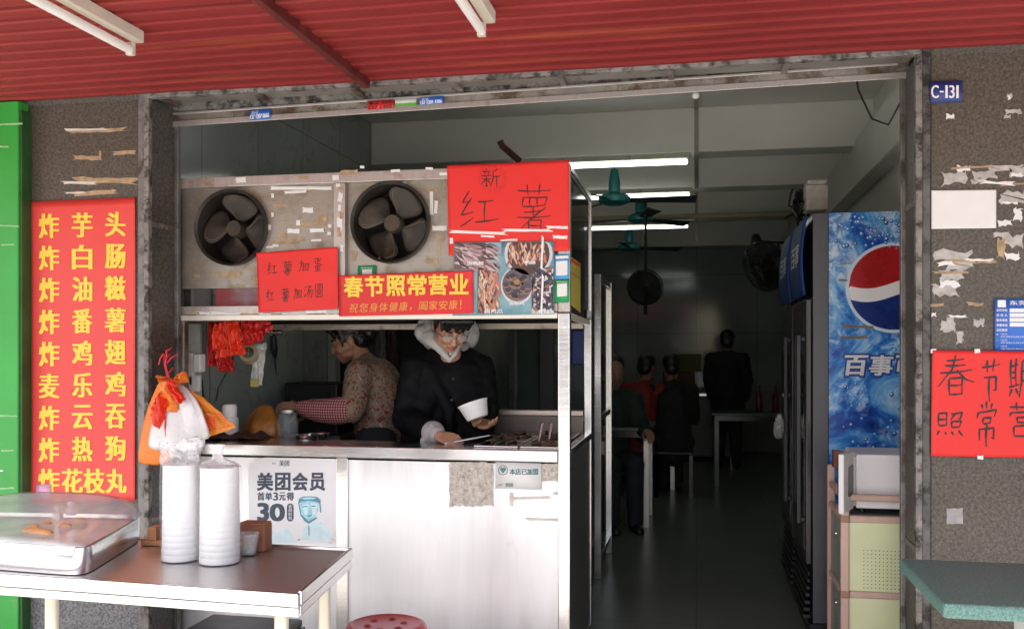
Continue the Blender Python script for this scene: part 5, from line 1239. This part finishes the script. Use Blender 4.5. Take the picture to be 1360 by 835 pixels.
# steel framed glass cabinet and other furniture deeper in
o = thing('display_cabinet', 'tall steel framed cabinet with dark glass behind the stall', 'cabinet', (-.83, 6.0, 0))
for x, y in ((-.60, 5.62), (-1.12, 5.62), (-.60, 6.35), (-1.12, 6.35)): b = B(); b.box(x, y, .006, x+.04, y+.04, 1.83); obj('post', b, M_steel if x > -1 else M_blackg, o, bevel=.003)
b = B(); b.box(-.645, 5.60, .006, -.615, 5.635, 1.80); obj('door_edge', b, M_steel, o, bevel=.003)
for z in (.1, .95, 1.79): b = B(); b.box(-1.078, 5.63, z, -.66, 5.65, z+.035); obj('rail', b, M_dull, o, bevel=.002); b = B(); b.box(-.595, 5.662, z, -.565, 6.348, z+.035); obj('rail', b, M_steel, o, bevel=.002)
b = B(); b.box(-1.078, 5.655, .14, -.62, 5.66, 1.78); obj('glass', b, glass('dark cabinet glass', (.05, .065, .06), .85, .06), o)
b = B(); b.box(-.585, 5.665, .14, -.58, 6.345, 1.78); obj('glass', b, glass('dark cabinet glass', (.05, .065, .06), .85, .06), o)
b = B(); b.box(-1.10, 6.352, .05, -.58, 6.36, 1.8); obj('back_panel', b, M_dull, o)
b = B(); b.box(-.93, 5.62, .965, -.85, 5.628, 1.78); obj('stile', b, M_black, o)
q = WY(769, 460, 5.58); b = B(); b.box(q.x-.05, 5.595, q.z-.11, q.x+.05, 5.615, q.z+.10); o = obj('blue_box', b, mat('blue plastic', (.02, .05, .22), .4), bevel=.01); tag(o, 'blue box hanging on the glass cabinet behind the stall', 'box')
b = B(); b.box(-2.355, 5.78, .006, -2.30, 5.86, 2.1); o = obj('door_trim', b, mat('cream trim', (.5, .5, .46), .5)); tag(o, 'pale upright door trim on the left wall behind the woman', 'trim')
b = B(); b.box(-2.35, 5.9, .006, -1.55, 6.5, 1.95); o = thing('dark_fridge', 'dark upright fridge against the left wall behind the woman', 'fridge', (-1.95, 6.2, 0)); obj('body', b, M_black, o, bevel=.01)
b = B(); b.box(-2.33, 5.885, .1, -1.57, 5.898, 1.0); obj('door', b, M_blackg, o, bevel=.005); b = B(); b.box(-2.33, 5.885, 1.02, -1.57, 5.898, 1.93); obj('door', b, M_blackg, o, bevel=.005)
for px, lb in ((506, 'pale apron hanging on the dark fridge, left one'), (522, 'dark apron hanging on the dark fridge, right one')):
    o = cloth('hanging_apron', ((px-6,436),(px+6,436),(px+8,486),(px-8,486)), 5.87, mat('apron grey' if px == 506 else 'apron brown', (.2, .2, .19) if px == 506 else (.10, .06, .045), .8), None, .015, 2, .008); tag(o, lb, 'apron', 'aprons hanging on the dark fridge')
M_ttop = mat('dark green table top', (.03, .075, .055), .35)
def dining(x0, x1, y0, y1, z, lab, ml=None):
    o = thing('dining_table', lab, 'table', ((x0+x1)/2, (y0+y1)/2, 0), 'dining tables in the back room')
    b = B(); b.box(x0, y0, z-.03, x1, y1, z); obj('tabletop', b, M_ttop, o, bevel=.005)
    b = B(); b.box(x0+.03, y0+.03, z-.08, x1-.03, y1-.03, z-.031); obj('apron_rail', b, M_blackg, o)
    for x in (x0+.05, x1-.05):
        for y in (y0+.05, y1-.05): b = B(); b.box(x-.02, y-.02, .006, x+.02, y+.02, z-.081); obj('leg', b, ml or M_dull, o)
    return o
dining(-.95, -.33, 7.3, 7.95, .78, 'dark green dining table beside the seated figure in green')
dining(-1.1, -.18, 9.3, 9.9, .76, 'dining table where the two figures in red and black sit')
dining(.15, 1.05, 9.6, 10.2, .75, 'dining table at the right behind the standing figure', M_blackg)
o = thing('steel_counter', 'low steel counter against the back wall', 'counter', (-.15, 12.3, 0))
b = B(); b.box(-.55, 11.9, .06, .45, 12.5, .80); obj('body', b, mat('dark counter', (.06, .06, .058), .4), o); b = B(); b.box(-.58, 11.87, .802, .48, 12.52, .84); obj('top', b, M_steel, o, bevel=.004)
for x in (-.57, .41): b = B(); b.box(x, 11.85, .006, x+.06, 11.895, .80); obj('post', b, M_steel, o)
o = thing('storage_box', 'dark red and olive boxes stacked on the steel counter', 'boxes', (-.2, 12.1, .841)); b = B(); b.box(-.42, 12.0, .842, -.02, 12.3, 1.10); obj('box_body', b, mat('maroon box', (.10, .03, .03), .6), o, bevel=.005); b = B(); b.box(-.30, 12.0, 1.102, .06, 12.3, 1.32); obj('box_body', b, mat('olive box', (.10, .10, .025), .6), o, bevel=.005)
for i, x in enumerate((.62, .78)):
    b = B(); b.lathe([(.03, 0), (.035, .01), (.035, .16), (.013, .22), (.013, .27), (.0005, .272)], (x, 9.8, .7505), 20); o = obj('sauce_bottle', b, mat('dark red bottle', (.12, .015, .015), .3), smooth=True); tag(o, ('left', 'right')[i]+' dark red bottle on the dining table by the right wall', 'bottle', 'bottles on the right dining table')
o = sack('plastic_bag', ((1032,1038,548,5.3), (1028,1041,562,5.3), (1027,1041,575,5.3), (1031,1038,583,5.3)), plastic_film('crumpled bag', (.5, .52, .5), .4, .2, 30, .5), None, 7, .15, 3); tag(o, 'crumpled clear bag hanging on the second cooler handle', 'bag')

# shop across the street, seen only mirrored in the glass strip of the hood
o = thing('street_kiosk', 'low cream shop across the street with a red sign', 'kiosk', (-9, -14, 0))
b = B(); b.box(-16, -18, .005, 0, -14, 3.3); obj('wall', b, mat('cream wall', (.5, .46, .38), .8, var=.1), o)
for x in (-14.5, -10.9, -7.3, -3.7): b = B(); b.box(x, -13.995, .01, x+2.8, -13.93, 2.2); obj('shutter', b, M_dull, o)
b = B(); b.box(-15.5, -13.99, 2.35, -.5, -13.8, 3.15); sg = obj('sign', b, M_redb, o)
b = B(); f3 = lambda x, y, k=0: Vector((-x, -13.79+.001*k, y))
def let3(s_, x0, x1): 
    P, Fs = glyph(s_); mx, Mx = min(p.x for p in P), max(p.x for p in P); my, My = min(p.y for p in P), max(p.y for p in P)
    V = [b.bm.verts.new((x0+(x1-x0)*(p.x-mx)/(Mx-mx), -13.79, 2.45+.6*(p.y-my)/(My-my))) for p in P]
    for f_ in Fs: b.face([V[i] for i in f_])
for k in range(5): let3('早昌阳'[k % 3], -1.8-k*2.9, -2.6-k*2.9)
obj('lettering', b, M_wprint, sg, recalc=False)

# ------------------------------------------------------------------ people
def fuse(name, b, vox, mats, parent, classify=None, smooth=4, wr=0, wf=12, seed=0):
    """fuse overlapping limbs and lumps into one continuous skin"""
    me = bpy.data.meshes.new('tmp'); bmesh.ops.recalc_face_normals(b.bm, faces=b.bm.faces); b.bm.to_mesh(me); b.bm.free()
    t = bpy.data.objects.new('tmp', me); COL.objects.link(t); md = t.modifiers.new('r', 'REMESH'); md.mode = 'VOXEL'; md.voxel_size = vox
    dg = bpy.context.evaluated_depsgraph_get(); dg.update(); m2 = bpy.data.meshes.new_from_object(t.evaluated_get(dg)); bpy.data.objects.remove(t)
    g = B(); g.bm.from_mesh(m2)
    for k in range(smooth): bmesh.ops.smooth_vert(g.bm, verts=g.bm.verts, factor=.5, use_axis_x=True, use_axis_y=True, use_axis_z=True)
    if wr:
        g.bm.normal_update()
        for v in g.bm.verts:
            p = v.co; n1 = noise.noise(Vector((p.x*wf, p.y*wf, p.z*wf*1.5+seed))); n2 = noise.noise(Vector((p.x*wf*2.3+7, p.y*wf*2.3, p.z*wf*3+seed)))
            v.co = p+v.normal*wr*((1-abs(n1)*2)*.7+n2*.4)
    if classify:
        for f in g.bm.faces: f.material_index = classify(f.calc_center_median())
    return obj(name, g, mats, parent, smooth='all', recalc=False)
def head(b, M, s=1.0):
    def E(c, r): b.ell(M @ (Vector(c)*s), [x*s for x in (r if hasattr(r, '__len__') else (r, r, r))], M.to_3x3().normalized(), 18)
    def C(p, r): b.cap([M @ (Vector(q)*s) for q in p], [x*s for x in r], 10)
    E((0, .012, .032), (.075, .094, .088)); E((0, -.028, -.022), (.064, .068, .082)); E((0, -.055, -.078), (.036, .036, .030)); E((0, -.066, -.098), (.020, .018, .014))
    for x in (-1, 1):
        E((x*.036, -.058, -.030), (.030, .030, .030)); E((x*.046, -.025, -.068), (.022, .04, .026)); E((x*.074, .012, -.008), (.010, .020, .031))
        C([(x*.016, -.088, .022), (x*.040, -.078, .022)], [.010, .008]); E((x*.032, -.082, .001), (.015, .011, .008)); E((x*.011, -.098, -.037), (.008, .010, .007))
    C([(0, -.090, .012), (0, -.104, -.018), (0, -.110, -.034)], [.008, .010, .012])
    C([(-.022, -.086, -.062), (0, -.096, -.060), (.022, -.086, -.062)], [.004, .0065, .004]); C([(-.018, -.085, -.072), (0, -.094, -.072), (.018, -.085, -.072)], [.004, .007, .004])
def hand(b, M, curl=(.4, .5, .4), spread=.06, thumb=.5, side=1, s=1.0):
    """wrist at the origin, fingers along +x, back of the hand +z, thumb on the +y*side edge"""
    P = lambda x, y, z: M @ (Vector((x, y*side, z))*s)
    for y in (.028, .010, -.009, -.026): b.cap([P(0, y*.6, 0), P(.045, y*.9, .002), P(.086-(.008 if y < -.02 else 0), y, 0)], [.014*s, .0125*s, .0105*s], 10)
    for i, (y, L) in enumerate(((.028, .072), (.010, .080), (-.009, .074), (-.026, .058))):
        a = 0; x, z = .086-(.008 if i == 3 else 0), 0; yy = y; pts = [P(x, yy, z)]; dy = spread*(1.5-i)*.5
        for k, fr in enumerate((.45, .32, .23)):
            a += curl[k]; x += L*fr*cos(a); z -= L*fr*sin(a); yy += L*fr*dy; pts.append(P(x, yy, z))
        b.cap(pts, [.0098*s, .0092*s, .0085*s, .0072*s], 10)
    b.cap([P(.012, .018, -.004), P(.045, .044, -.014), P(.070, .052-.02*thumb, -.026-.012*thumb), P(.088, .050-.04*thumb, -.036-.016*thumb)], [.015*s, .0125*s, .0105*s, .0085*s], 10)
def frame(o, x, z):
    x = Vector(x).normalized(); z = Vector(z); z = (z-x*z.dot(x)).normalized(); y = z.cross(x)
    return Matrix(((x.x, y.x, z.x, o[0]), (x.y, y.y, z.y, o[1]), (x.z, y.z, z.z, o[2]), (0, 0, 0, 1)))
def skinmat(name, col):
    m, t, p = nodes(name); v = coord(t); c = ramp(t, noi(t, v, 18, 4), [(.3, [x*.9 for x in col]), (.7, [x*1.08 for x in col])])
    t.links.new(c, p.inputs['Base Color']); p.inputs['Roughness'].default_value = .5
    p.inputs['Subsurface Weight'].default_value = .08; p.inputs['Subsurface Radius'].default_value = (.01, .004, .002); return m
M_skin = skinmat('skin', (.55, .29, .19)); M_skin2 = skinmat('warm skin', (.52, .26, .17))
M_lip = mat('lips', (.42, .12, .10), .4); M_brow = mat('dark brow', (.03, .022, .018), .8); M_hair = mat('black hair', (.012, .010, .010), .38, var=.3, scale=60, stretch=(1, 1, .2))
M_eye = mat('dark eye', (.02, .014, .012), .15)
def faceclass(M, s=1.0):
    I = M.inverted()
    def f(p):
        q = (I @ p)/s
        if q.y < -.080 and -.078 < q.z < -.056 and abs(q.x) < .024: return 1
        if q.y < -.060 and .016 < q.z < .029 and .012 < abs(q.x) < .050: return 2
        if q.y < -.072 and -.004 < q.z < .003 and .018 < abs(q.x) < .044: return 2
        return 0
    return f
def ringtube(c, M, rx, ry, r, n=24):
    return [c+M @ Vector((rx*cos(2*pi*k/n), ry*sin(2*pi*k/n), 0)) for k in range(n)]

# the man at the pans
MX, MYY = -1.175, 4.44
P = thing('person', 'person in a black coat over a grey hoodie and glasses, holding a white bowl', 'person', (MX, MYY, 0))
hc = WY(598, 431, 4.28); Mh = Matrix.Translation(hc) @ Matrix.Rotation(radians(30), 4, 'Z') @ Matrix.Rotation(radians(38), 4, 'X')
shR, shL = Vector((-1.335, 4.39, 1.270)), Vector((-1.050, 4.53, 1.280))
elR, wrR = WY(541, 556, 4.30), WY(583, 579, 4.04); elL, wrL = Vector((-1.02, 4.45, 1.09)), WY(634, 560, 4.24)
bowl = WY(631, 545, 4.10)
b = B(); head(b, Mh)
nk = Vector((MX+.005, 4.43, 1.345)); b.cap([Mh @ Vector((0, .03, -.06)), (Mh @ Vector((0, .03, -.06)))*.4+nk*.6, nk+Vector((0, .03, -.06))], [.055, .052, .05])
b.ell((MX, 4.48, 1.17), (.14, .09, .13)); b.ell((MX, 4.48, 1.0), (.15, .10, .2)); b.cap([shR, (MX, 4.48, 1.27), shL], [.045, .05, .045])
b.cap([shR, elR, wrR], [.05, .042, .028]); b.cap([shL, elL, wrL], [.05, .042, .028])
for x, k in ((MX-.09, 1), (MX+.09, -1)): b.cap([(x, 4.47, .92), (x, 4.45, .50), (x, 4.47, .09)], [.085, .06, .042]); b.cap([(x, 4.50, .05), (x, 4.40, .04)], [.035, .03])
d = (WY(604, 585, 4.0)-wrR); hand(b, frame(wrR, d, (-.2, -.6, 1)), (.9, 1.0, .8), .02, 1.0, 1)
hd = (WY(650, 556, 4.16)-wrL); hand(b, frame(wrL, (.75, -.62, -.10), (.45, .15, -1)), (.25, .45, .4), .05, .3, 1)
fuse('body', b, .0042, [M_skin, M_lip, M_brow], P, faceclass(Mh), 3)
# hair with a fringe
b = B()
def HE(c, r): b.ell(Mh @ Vector(c), r, Mh.to_3x3(), 18)
HE((0, .030, .052), (.083, .090, .082)); HE((0, .062, .010), (.076, .060, .075))
for k in range(11):
    x = -.066+.0132*k; b.cap([Mh @ Vector((x*.85, -.035, .118)), Mh @ Vector((x, -.090, .085)), Mh @ Vector((x*1.02+.004*sin(k*3), -.094-.004*cos(k), .038+.012*sin(k*2.1)))], [.020, .016, .006], 8)
for x in (-1, 1): b.cap([Mh @ Vector((x*.074, -.02, .07)), Mh @ Vector((x*.078, -.025, .02)), Mh @ Vector((x*.076, -.02, -.012))], [.02, .012, .005], 8)
fuse('hair', b, .004, M_hair, P, None, 2, .003, 60)
# glasses
b = B()
for x in (-1, 1):
    b.tube([Mh @ Vector((x*.034+.026*cos(2*pi*k/24), -.104+.004*abs(cos(2*pi*k/24)), -.004+.020*sin(2*pi*k/24))) for k in range(24)], .0016, 6, closed=True)
    b.tube([Mh @ Vector((x*.060, -.102, .002)), Mh @ Vector((x*.078, -.06, .004)), Mh @ Vector((x*.080, .01, .004))], .0015, 6)
b.tube([Mh @ Vector((-.009, -.108, .0)), Mh @ Vector((0, -.112, .003)), Mh @ Vector((.009, -.108, .0))], .0015, 6)
obj('glasses', b, mat('glasses wire', (.25, .22, .2), .25, .8), P, smooth=True)
b = B()
for x in (-1, 1): b.ell(Mh @ Vector((x*.034, -.103, -.004)), (.025, .002, .019), Mh.to_3x3(), 16)
obj('spectacle_lens', b, glass('lens', (.8, .85, .85), .12, .02), P, smooth=True)
# grey hood and collar
M_hoodie = mat('grey hoodie', (.50, .49, .48), .85, var=.08, scale=30, bmp=.2)
b = B(); vp = WY(597, 480, 4.318)
b.cap([vp, WY(586, 464, 4.315), WY(573, 450, 4.33), WY(561, 441, 4.37), Vector((MX-.10, 4.50, 1.42))], [.009, .022, .032, .040, .05]); b.cap([vp, WY(605, 469, 4.31), WY(610, 457, 4.34), Vector((MX+.06, 4.47, 1.39)), Vector((MX+.05, 4.52, 1.41))], [.008, .011, .014, .022, .03])
b.cap([WY(562, 441, 4.38), WY(565, 430, 4.41), WY(569, 418, 4.45)], [.038, .036, .036]); b.cap([WY(574, 448, 4.33), WY(572, 434, 4.36), WY(573, 420, 4.40)], [.028, .024, .02])
b.ell((MX, 4.55, 1.46), (.12, .07, .10))
fuse('hood', b, .006, M_hoodie, P, None, 7, .004, 22)
b = B(); b.cap([WY(598, 470, 4.30), WY(604, 462, 4.31), WY(605, 455, 4.32)], [.005, .006, .006], 8); obj('drawstring', b, M_white, P, smooth=True)
# coat
M_coat = mat('black coat', (.005, .005, .006), .7, var=.2, scale=20, spec=.18)
b = B(); b.ell((MX, 4.48, 1.18), (.175, .13, .21)); b.ell((MX, 4.48, .98), (.18, .14, .26)); b.ell((MX, 4.48, .80), (.19, .15, .18))
b.ell((MX, 4.47, 1.24), (.155, .12, .10)); b.cap([shR+Vector((0, .02, -.01)), (MX-.07, 4.48, 1.335), (MX+.07, 4.50, 1.335), shL+Vector((0, .02, -.01))], [.072, .06, .06, .072])
b.cap([shR, elR+Vector((-.01, .02, .0)), wrR*.82+elR*.18], [.078, .070, .050]); b.cap([shL, elL+Vector((.01, .02, 0)), wrL*.80+elL*.20], [.078, .068, .050])
b.cap([shR*.5+Vector((MX, 4.44, 1.25))*.5, elR*.6+Vector((MX-.10, 4.44, 1.05))*.4, (MX-.14, 4.41, .95)], [.075, .08, .10]); b.cap([shL*.5+Vector((MX, 4.47, 1.25))*.5, elL*.6+Vector((MX+.10, 4.46, 1.05))*.4, (MX+.11, 4.46, .95)], [.075, .08, .10])
b.cap([Vector((MX-.10, 4.37, 1.30)), Vector((MX+.02, 4.335, 1.10)), Vector((MX+.02, 4.335, .9))], [.03, .03, .03])
fuse('coat', b, .007, M_coat, P, None, 9, .008, 9)
for s_, e, w in ((0, elR, wrR), (1, elL, wrL)):
    b = B(); b.cap([w*.92+e*.08, w*.82+e*.18], [.042, .055] if s_ == 0 else [.032, .036], 20); obj('cuff', b, M_hoodie, P, smooth=True)
b = B(); a = wrR*.80+elR*.20+Vector((-.02, -.035, .0)); b.cap([a+Vector((-.01, 0, -.035)), a+Vector((.03, -.01, .035))], [.017, .012], 12); obj('cuff', b, M_hoodie, P, smooth=True)
for k in range(4): b = B(); b.ell((MX+.035, 4.335-.006*k+(.02 if k == 0 else 0), 1.24-.10*k), (.009, .005, .009)); obj('button', b, M_black, P, smooth=True)
b = B()
for x in (MX-.09, MX+.09): b.cap([(x, 4.47, .92), (x, 4.45, .50), (x, 4.47, .10)], [.115, .085, .07])
fuse('trousers', b, .01, mat('dark trousers', (.015, .017, .025), .8), P, None, 3, .005, 9)
for x in (MX-.09, MX+.09): b = B(); b.cap([(x, 4.51, .05), (x, 4.44, .05), (x, 4.36, .042)], [.045, .046, .038]); obj('shoe', b, M_black, P, smooth=True)
# white bowl in his hand
o = thing('bowl', 'white foam bowl tilted in the hand of the man in the black coat', 'bowl', bowl); MB_ = Matrix.Rotation(radians(-20), 4, 'Y') @ Matrix.Rotation(radians(-4), 4, 'X')
b = B(); b.lathe([(.0005, -.036), (.046, -.036), (.050, -.030), (.066, .030), (.070, .033), (.070, .037), (.064, .034), (.048, -.026), (.0005, -.030)], bowl, 40, MB_); obj('bowl', b, M_bowl, o, smooth=True)

# the woman in the flowered blouse
WXX, WYY = -1.735, 4.86
P = thing('person', 'person in a flowered blouse and red checked sleeve guard, seen in profile', 'person', (WXX, WYY, 0))
hc = WY(464, 451, 4.86); Mh = Matrix.Translation(hc) @ Matrix.Rotation(radians(-78), 4, 'Z') @ Matrix.Rotation(radians(20), 4, 'X'); hs = 1.0
shN, shF = Vector((-1.745, 4.70, 1.255)), Vector((-1.73, 5.02, 1.26)); elN, wrN = WY(470, 545, 4.58), WY(395, 541, 4.60); elF, wrF = Vector((-1.80, 5.05, 1.03)), Vector((-2.05, 4.86, 1.05))
b = B(); head(b, Mh, hs); nk = Vector((-1.775, 4.87, 1.285)); b.cap([Mh @ Vector((0, .03, -.06)), nk], [.050, .056])
b.ell((-1.70, 4.86, 1.15), (.10, .15, .17)); b.ell((-1.68, 4.86, .95), (.10, .15, .2)); b.cap([shN, nk, shF], [.045, .055, .045])
b.cap([shN, elN, wrN], [.046, .038, .026]); b.cap([shF, elF, wrF], [.046, .038, .026])
for y in (4.77, 4.95): b.cap([(-1.67, y, .9), (-1.66, y, .48), (-1.66, y, .09)], [.085, .058, .04]); b.cap([(-1.64, y, .045), (-1.75, y, .035)], [.035, .028])
hand(b, frame(wrN, (-1, -.05, -.02), (-.15, -.75, .6)), (.5, .6, .5), .03, .8, -1); hand(b, frame(wrF, (-1, -.5, -.1), (0, 0, 1)), (.4, .5, .4), .03, .6, 1)
fuse('body', b, .0042, [M_skin2, M_lip, M_brow], P, faceclass(Mh, hs), 3)
b = B(); HE((0, .022, .052), (.083, .096, .080)); HE((0, .062, -.010), (.072, .055, .070)); HE((0, .118, .002), (.046, .042, .046)); HE((.066, .004, .022), (.016, .05, .035)); HE((-.066, .004, .022), (.016, .05, .035))
for k in range(9):
    x = -.060+.015*k; b.cap([Mh @ Vector((x*.6, -.02, .118)), Mh @ Vector((x, -.080, .082)), Mh @ Vector((x*1.2, -.078+.45*abs(x), .036))], [.022, .017, .008], 8)
for x in (-1, 1): b.cap([Mh @ Vector((x*.066, -.02, .07)), Mh @ Vector((x*.072, -.028, .02)), Mh @ Vector((x*.070, -.036, -.03))], [.020, .012, .004], 8)
fuse('hair', b, .004, M_hair, P, None, 2, .003, 60)
m, t, p = nodes('flowered cloth'); v = coord(t)
c = ramp(t, noi(t, v, 7, 3), [(.35, (.30, .22, .15)), (.65, (.40, .30, .21))])
w2 = coord(t, (1, 1, 1), (3, 5, 2)); c = mixc(t, ramp(t, noi(t, v, 46, 3, .6, 1.2), [(.55, 0), (.59, 1)]), c, (.36, .035, .03))
c = mixc(t, ramp(t, noi(t, w2, 60, 3, .6, 1.0), [(.59, 0), (.62, 1)]), c, (.07, .06, .035)); c = mixc(t, ramp(t, noi(t, w2, 30, 2, .5, .6), [(.66, 0), (.70, 1)]), c, (.55, .46, .36)); t.links.new(c, p.inputs['Base Color']); p.inputs['Roughness'].default_value = .85; M_flow = m
b = B(); b.ell((-1.695, 4.86, 1.16), (.130, .185, .17)); b.ell((-1.68, 4.86, .98), (.135, .18, .22)); b.ell((-1.68, 4.86, .80), (.15, .20, .2))
b.cap([shN+Vector((.01, .0, -.01)), (-1.745, 4.80, 1.275), (-1.745, 4.94, 1.275), shF], [.070, .055, .055, .070]); b.cap([shN, elN*.7+shN*.3, elN*.97+wrN*.03], [.072, .070, .066]); b.cap([shF, elF, elF*.8+wrF*.2], [.07, .062, .06])
b.cap([(-1.77, 4.87, 1.305), (-1.74, 4.87, 1.25)], [.066, .09]); b.ell((-1.66, 4.80, 1.10), (.12, .13, .20)); fuse('blouse', b, .009, M_flow, P, None, 9, .006, 13)
m, t, p = nodes('checked cloth'); c_ = t.nodes.new('ShaderNodeTexCoord'); s_ = t.nodes.new('ShaderNodeSeparateXYZ'); t.links.new(c_.outputs['Object'], s_.inputs[0])
def stripes(sock, k):
    a = t.nodes.new('ShaderNodeMath'); a.operation = 'MULTIPLY'; a.inputs[1].default_value = k; t.links.new(sock, a.inputs[0])
    f_ = t.nodes.new('ShaderNodeMath'); f_.operation = 'FRACT'; t.links.new(a.outputs[0], f_.inputs[0]); return ramp(t, f_.outputs[0], [(.50, 0), (.58, 1), (.92, 1), (.99, 0)])
c = mixc(t, stripes(s_.outputs[0], 72), (.33, .012, .018), (.50, .16, .16)); sx = stripes(s_.outputs[2], 72)
c2 = mixc(t, stripes(s_.outputs[0], 72), (.50, .16, .16), (.72, .66, .62)); c = mixc(t, sx, c, c2); t.links.new(c, p.inputs['Base Color']); p.inputs['Roughness'].default_value = .85
b = B(); pts = [elN*(1-k)+wrN*k for k in [.10+.85*i/8 for i in range(9)]]; b.cap([q+Vector((0, 0, -.010*sin(pi*k/8))) for k, q in enumerate(pts)], [.066, .070, .070, .068, .064, .060, .054, .046, .034]); fuse('sleeve_guard', b, .006, m, P, None, 2, .003, 20)
b = B(); pts = [elF*(1-k/6)+wrF*(k/6) for k in range(7)]; b.cap(pts, [.066, .068, .066, .062, .058, .05, .036]); fuse('sleeve_guard', b, .008, m, P, None, 2, .003, 20)
b = B()
for y in (4.77, 4.95): b.cap([(-1.67, y, .9), (-1.66, y, .48), (-1.66, y, .10)], [.115, .08, .065])
fuse('trousers', b, .01, mat('dark trousers', (.015, .017, .025), .8), P, None, 3, .005, 9)
for y in (4.77, 4.95): b = B(); b.cap([(-1.62, y, .05), (-1.70, y, .05), (-1.77, y, .04)], [.045, .045, .036]); obj('shoe', b, M_black, P, smooth=True)

# figures deep in the dining room
def figure(label, base, face, seated, jacket, skin, ht=1.0, lean=0, arms=None, hair=True, group=None):
    f = Vector((sin(face), -cos(face), 0)); r = Vector((cos(face), sin(face), 0)); O = Vector(base); up = Vector((0, 0, 1))
    P = thing('person', label, 'person', base)
    hip = O+up*(.50 if seated else .90*ht); ch = hip+up*.38*ht+f*lean; nk = hip+up*.53*ht+f*lean*1.35; hdc = nk+up*.17*ht+f*(.03+lean*.25)
    Mh = Matrix.Translation(hdc) @ Matrix.Rotation(face, 4, 'Z') @ Matrix.Rotation(.25+lean*.6, 4, 'X')
    b = B(); j = B(); tr = B(); head(b, Mh, ht); b.cap([hdc-up*.06, nk], [.05, .055]); b.cap([nk, ch, hip], [.06, .13, .13])
    j.cap([nk-up*.03, ch, hip+up*.05, hip-up*.08], [.09, .165, .165, .15]); j.cap([nk-up*.05-r*.17, nk-up*.02, nk-up*.05+r*.17], [.075, .07, .075])
    for s in (-1, 1):
        sh = nk-up*.05+r*.18*s; el = sh-up*.27*ht+r*.04*s+f*(.06+lean*.3); wr = el+(f*.22+up*.05 if seated else -up*.22*ht+f*.06)-r*.03*s
        b.cap([sh, el, wr], [.045, .038, .028]); hand(b, frame(wr, (f*.9-up*.3) if seated else (-up), r*s if not seated else up), (.3, .4, .3), .03, .5, -s if seated else s)
        j.cap([sh, el, wr*.9+el*.1], [.075, .065, .05])
        h = hip+r*.09*s
        if seated: kn = h+f*.42; ft = kn-up*.46+f*.02
        else: kn = h-up*.42*ht+f*.03; ft = O+r*.10*s+up*.06
        b.cap([h, kn, ft], [.085, .06, .042]); tr.cap([h, kn, ft+up*.04], [.11, .08, .06])
        sh_ = B(); sh_.cap([ft-f*.02-up*.008, ft+f*.12-up*.02], [.045, .036]); obj('shoe', sh_, M_black, P, smooth=True)
    fuse('body', b, .008, skin, P, None, 2); fuse('jacket', j, .012, jacket, P, None, 3, .010, 9); fuse('trousers', tr, .012, mat('dark trousers', (.015, .017, .025), .8), P, None, 3)
    b = B(); M3 = Mh.to_3x3(); b.ell(Mh @ Vector((0, .03, .05)), (.086, .092, .082), M3); b.ell(Mh @ Vector((0, .062, -.01)), (.076, .055, .08), M3); fuse('hair', b, .008, M_hair, P, None, 2, .004, 40)
    return P
M_skind = skinmat('shaded skin', (.28, .15, .10))  # skin colour darkened to paint in the shade of the deep room
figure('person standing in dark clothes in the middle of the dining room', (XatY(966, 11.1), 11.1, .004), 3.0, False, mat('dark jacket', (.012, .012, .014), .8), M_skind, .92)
def chair(x, y, lab):
    o = thing('chair', lab, 'chair', (x, y, 0), 'dark chairs in the dining room'); b = B(); b.box(x-.18, y-.18, .40, x+.18, y+.18, .43); obj('seat', b, M_black, o, bevel=.01)
    for sx in (-.16, .16):
        for sy in (-.16, .16): b = B(); b.box(x+sx-.015, y+sy-.015, .005, x+sx+.015, y+sy+.015, .399); obj('leg', b, M_blackg, o)
    return o
xa, xb, xc = XatY(850, 9.05), XatY(888, 9.05), XatY(806, 7.4)
chair(xa, 9.05, 'dark stool under the seated figure in red'); chair(xb+.05, 9.05, 'dark stool under the seated figure in the black jacket'); chair(xc, 7.55, 'dark stool under the seated figure in green')
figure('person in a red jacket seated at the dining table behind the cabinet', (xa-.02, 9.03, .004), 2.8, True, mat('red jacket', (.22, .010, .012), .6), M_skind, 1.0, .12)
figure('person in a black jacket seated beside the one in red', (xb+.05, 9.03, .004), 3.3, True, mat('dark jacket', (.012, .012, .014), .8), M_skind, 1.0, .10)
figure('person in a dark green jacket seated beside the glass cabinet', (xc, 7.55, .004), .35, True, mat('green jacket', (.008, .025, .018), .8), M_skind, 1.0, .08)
bpy.data.objects.remove(_to)
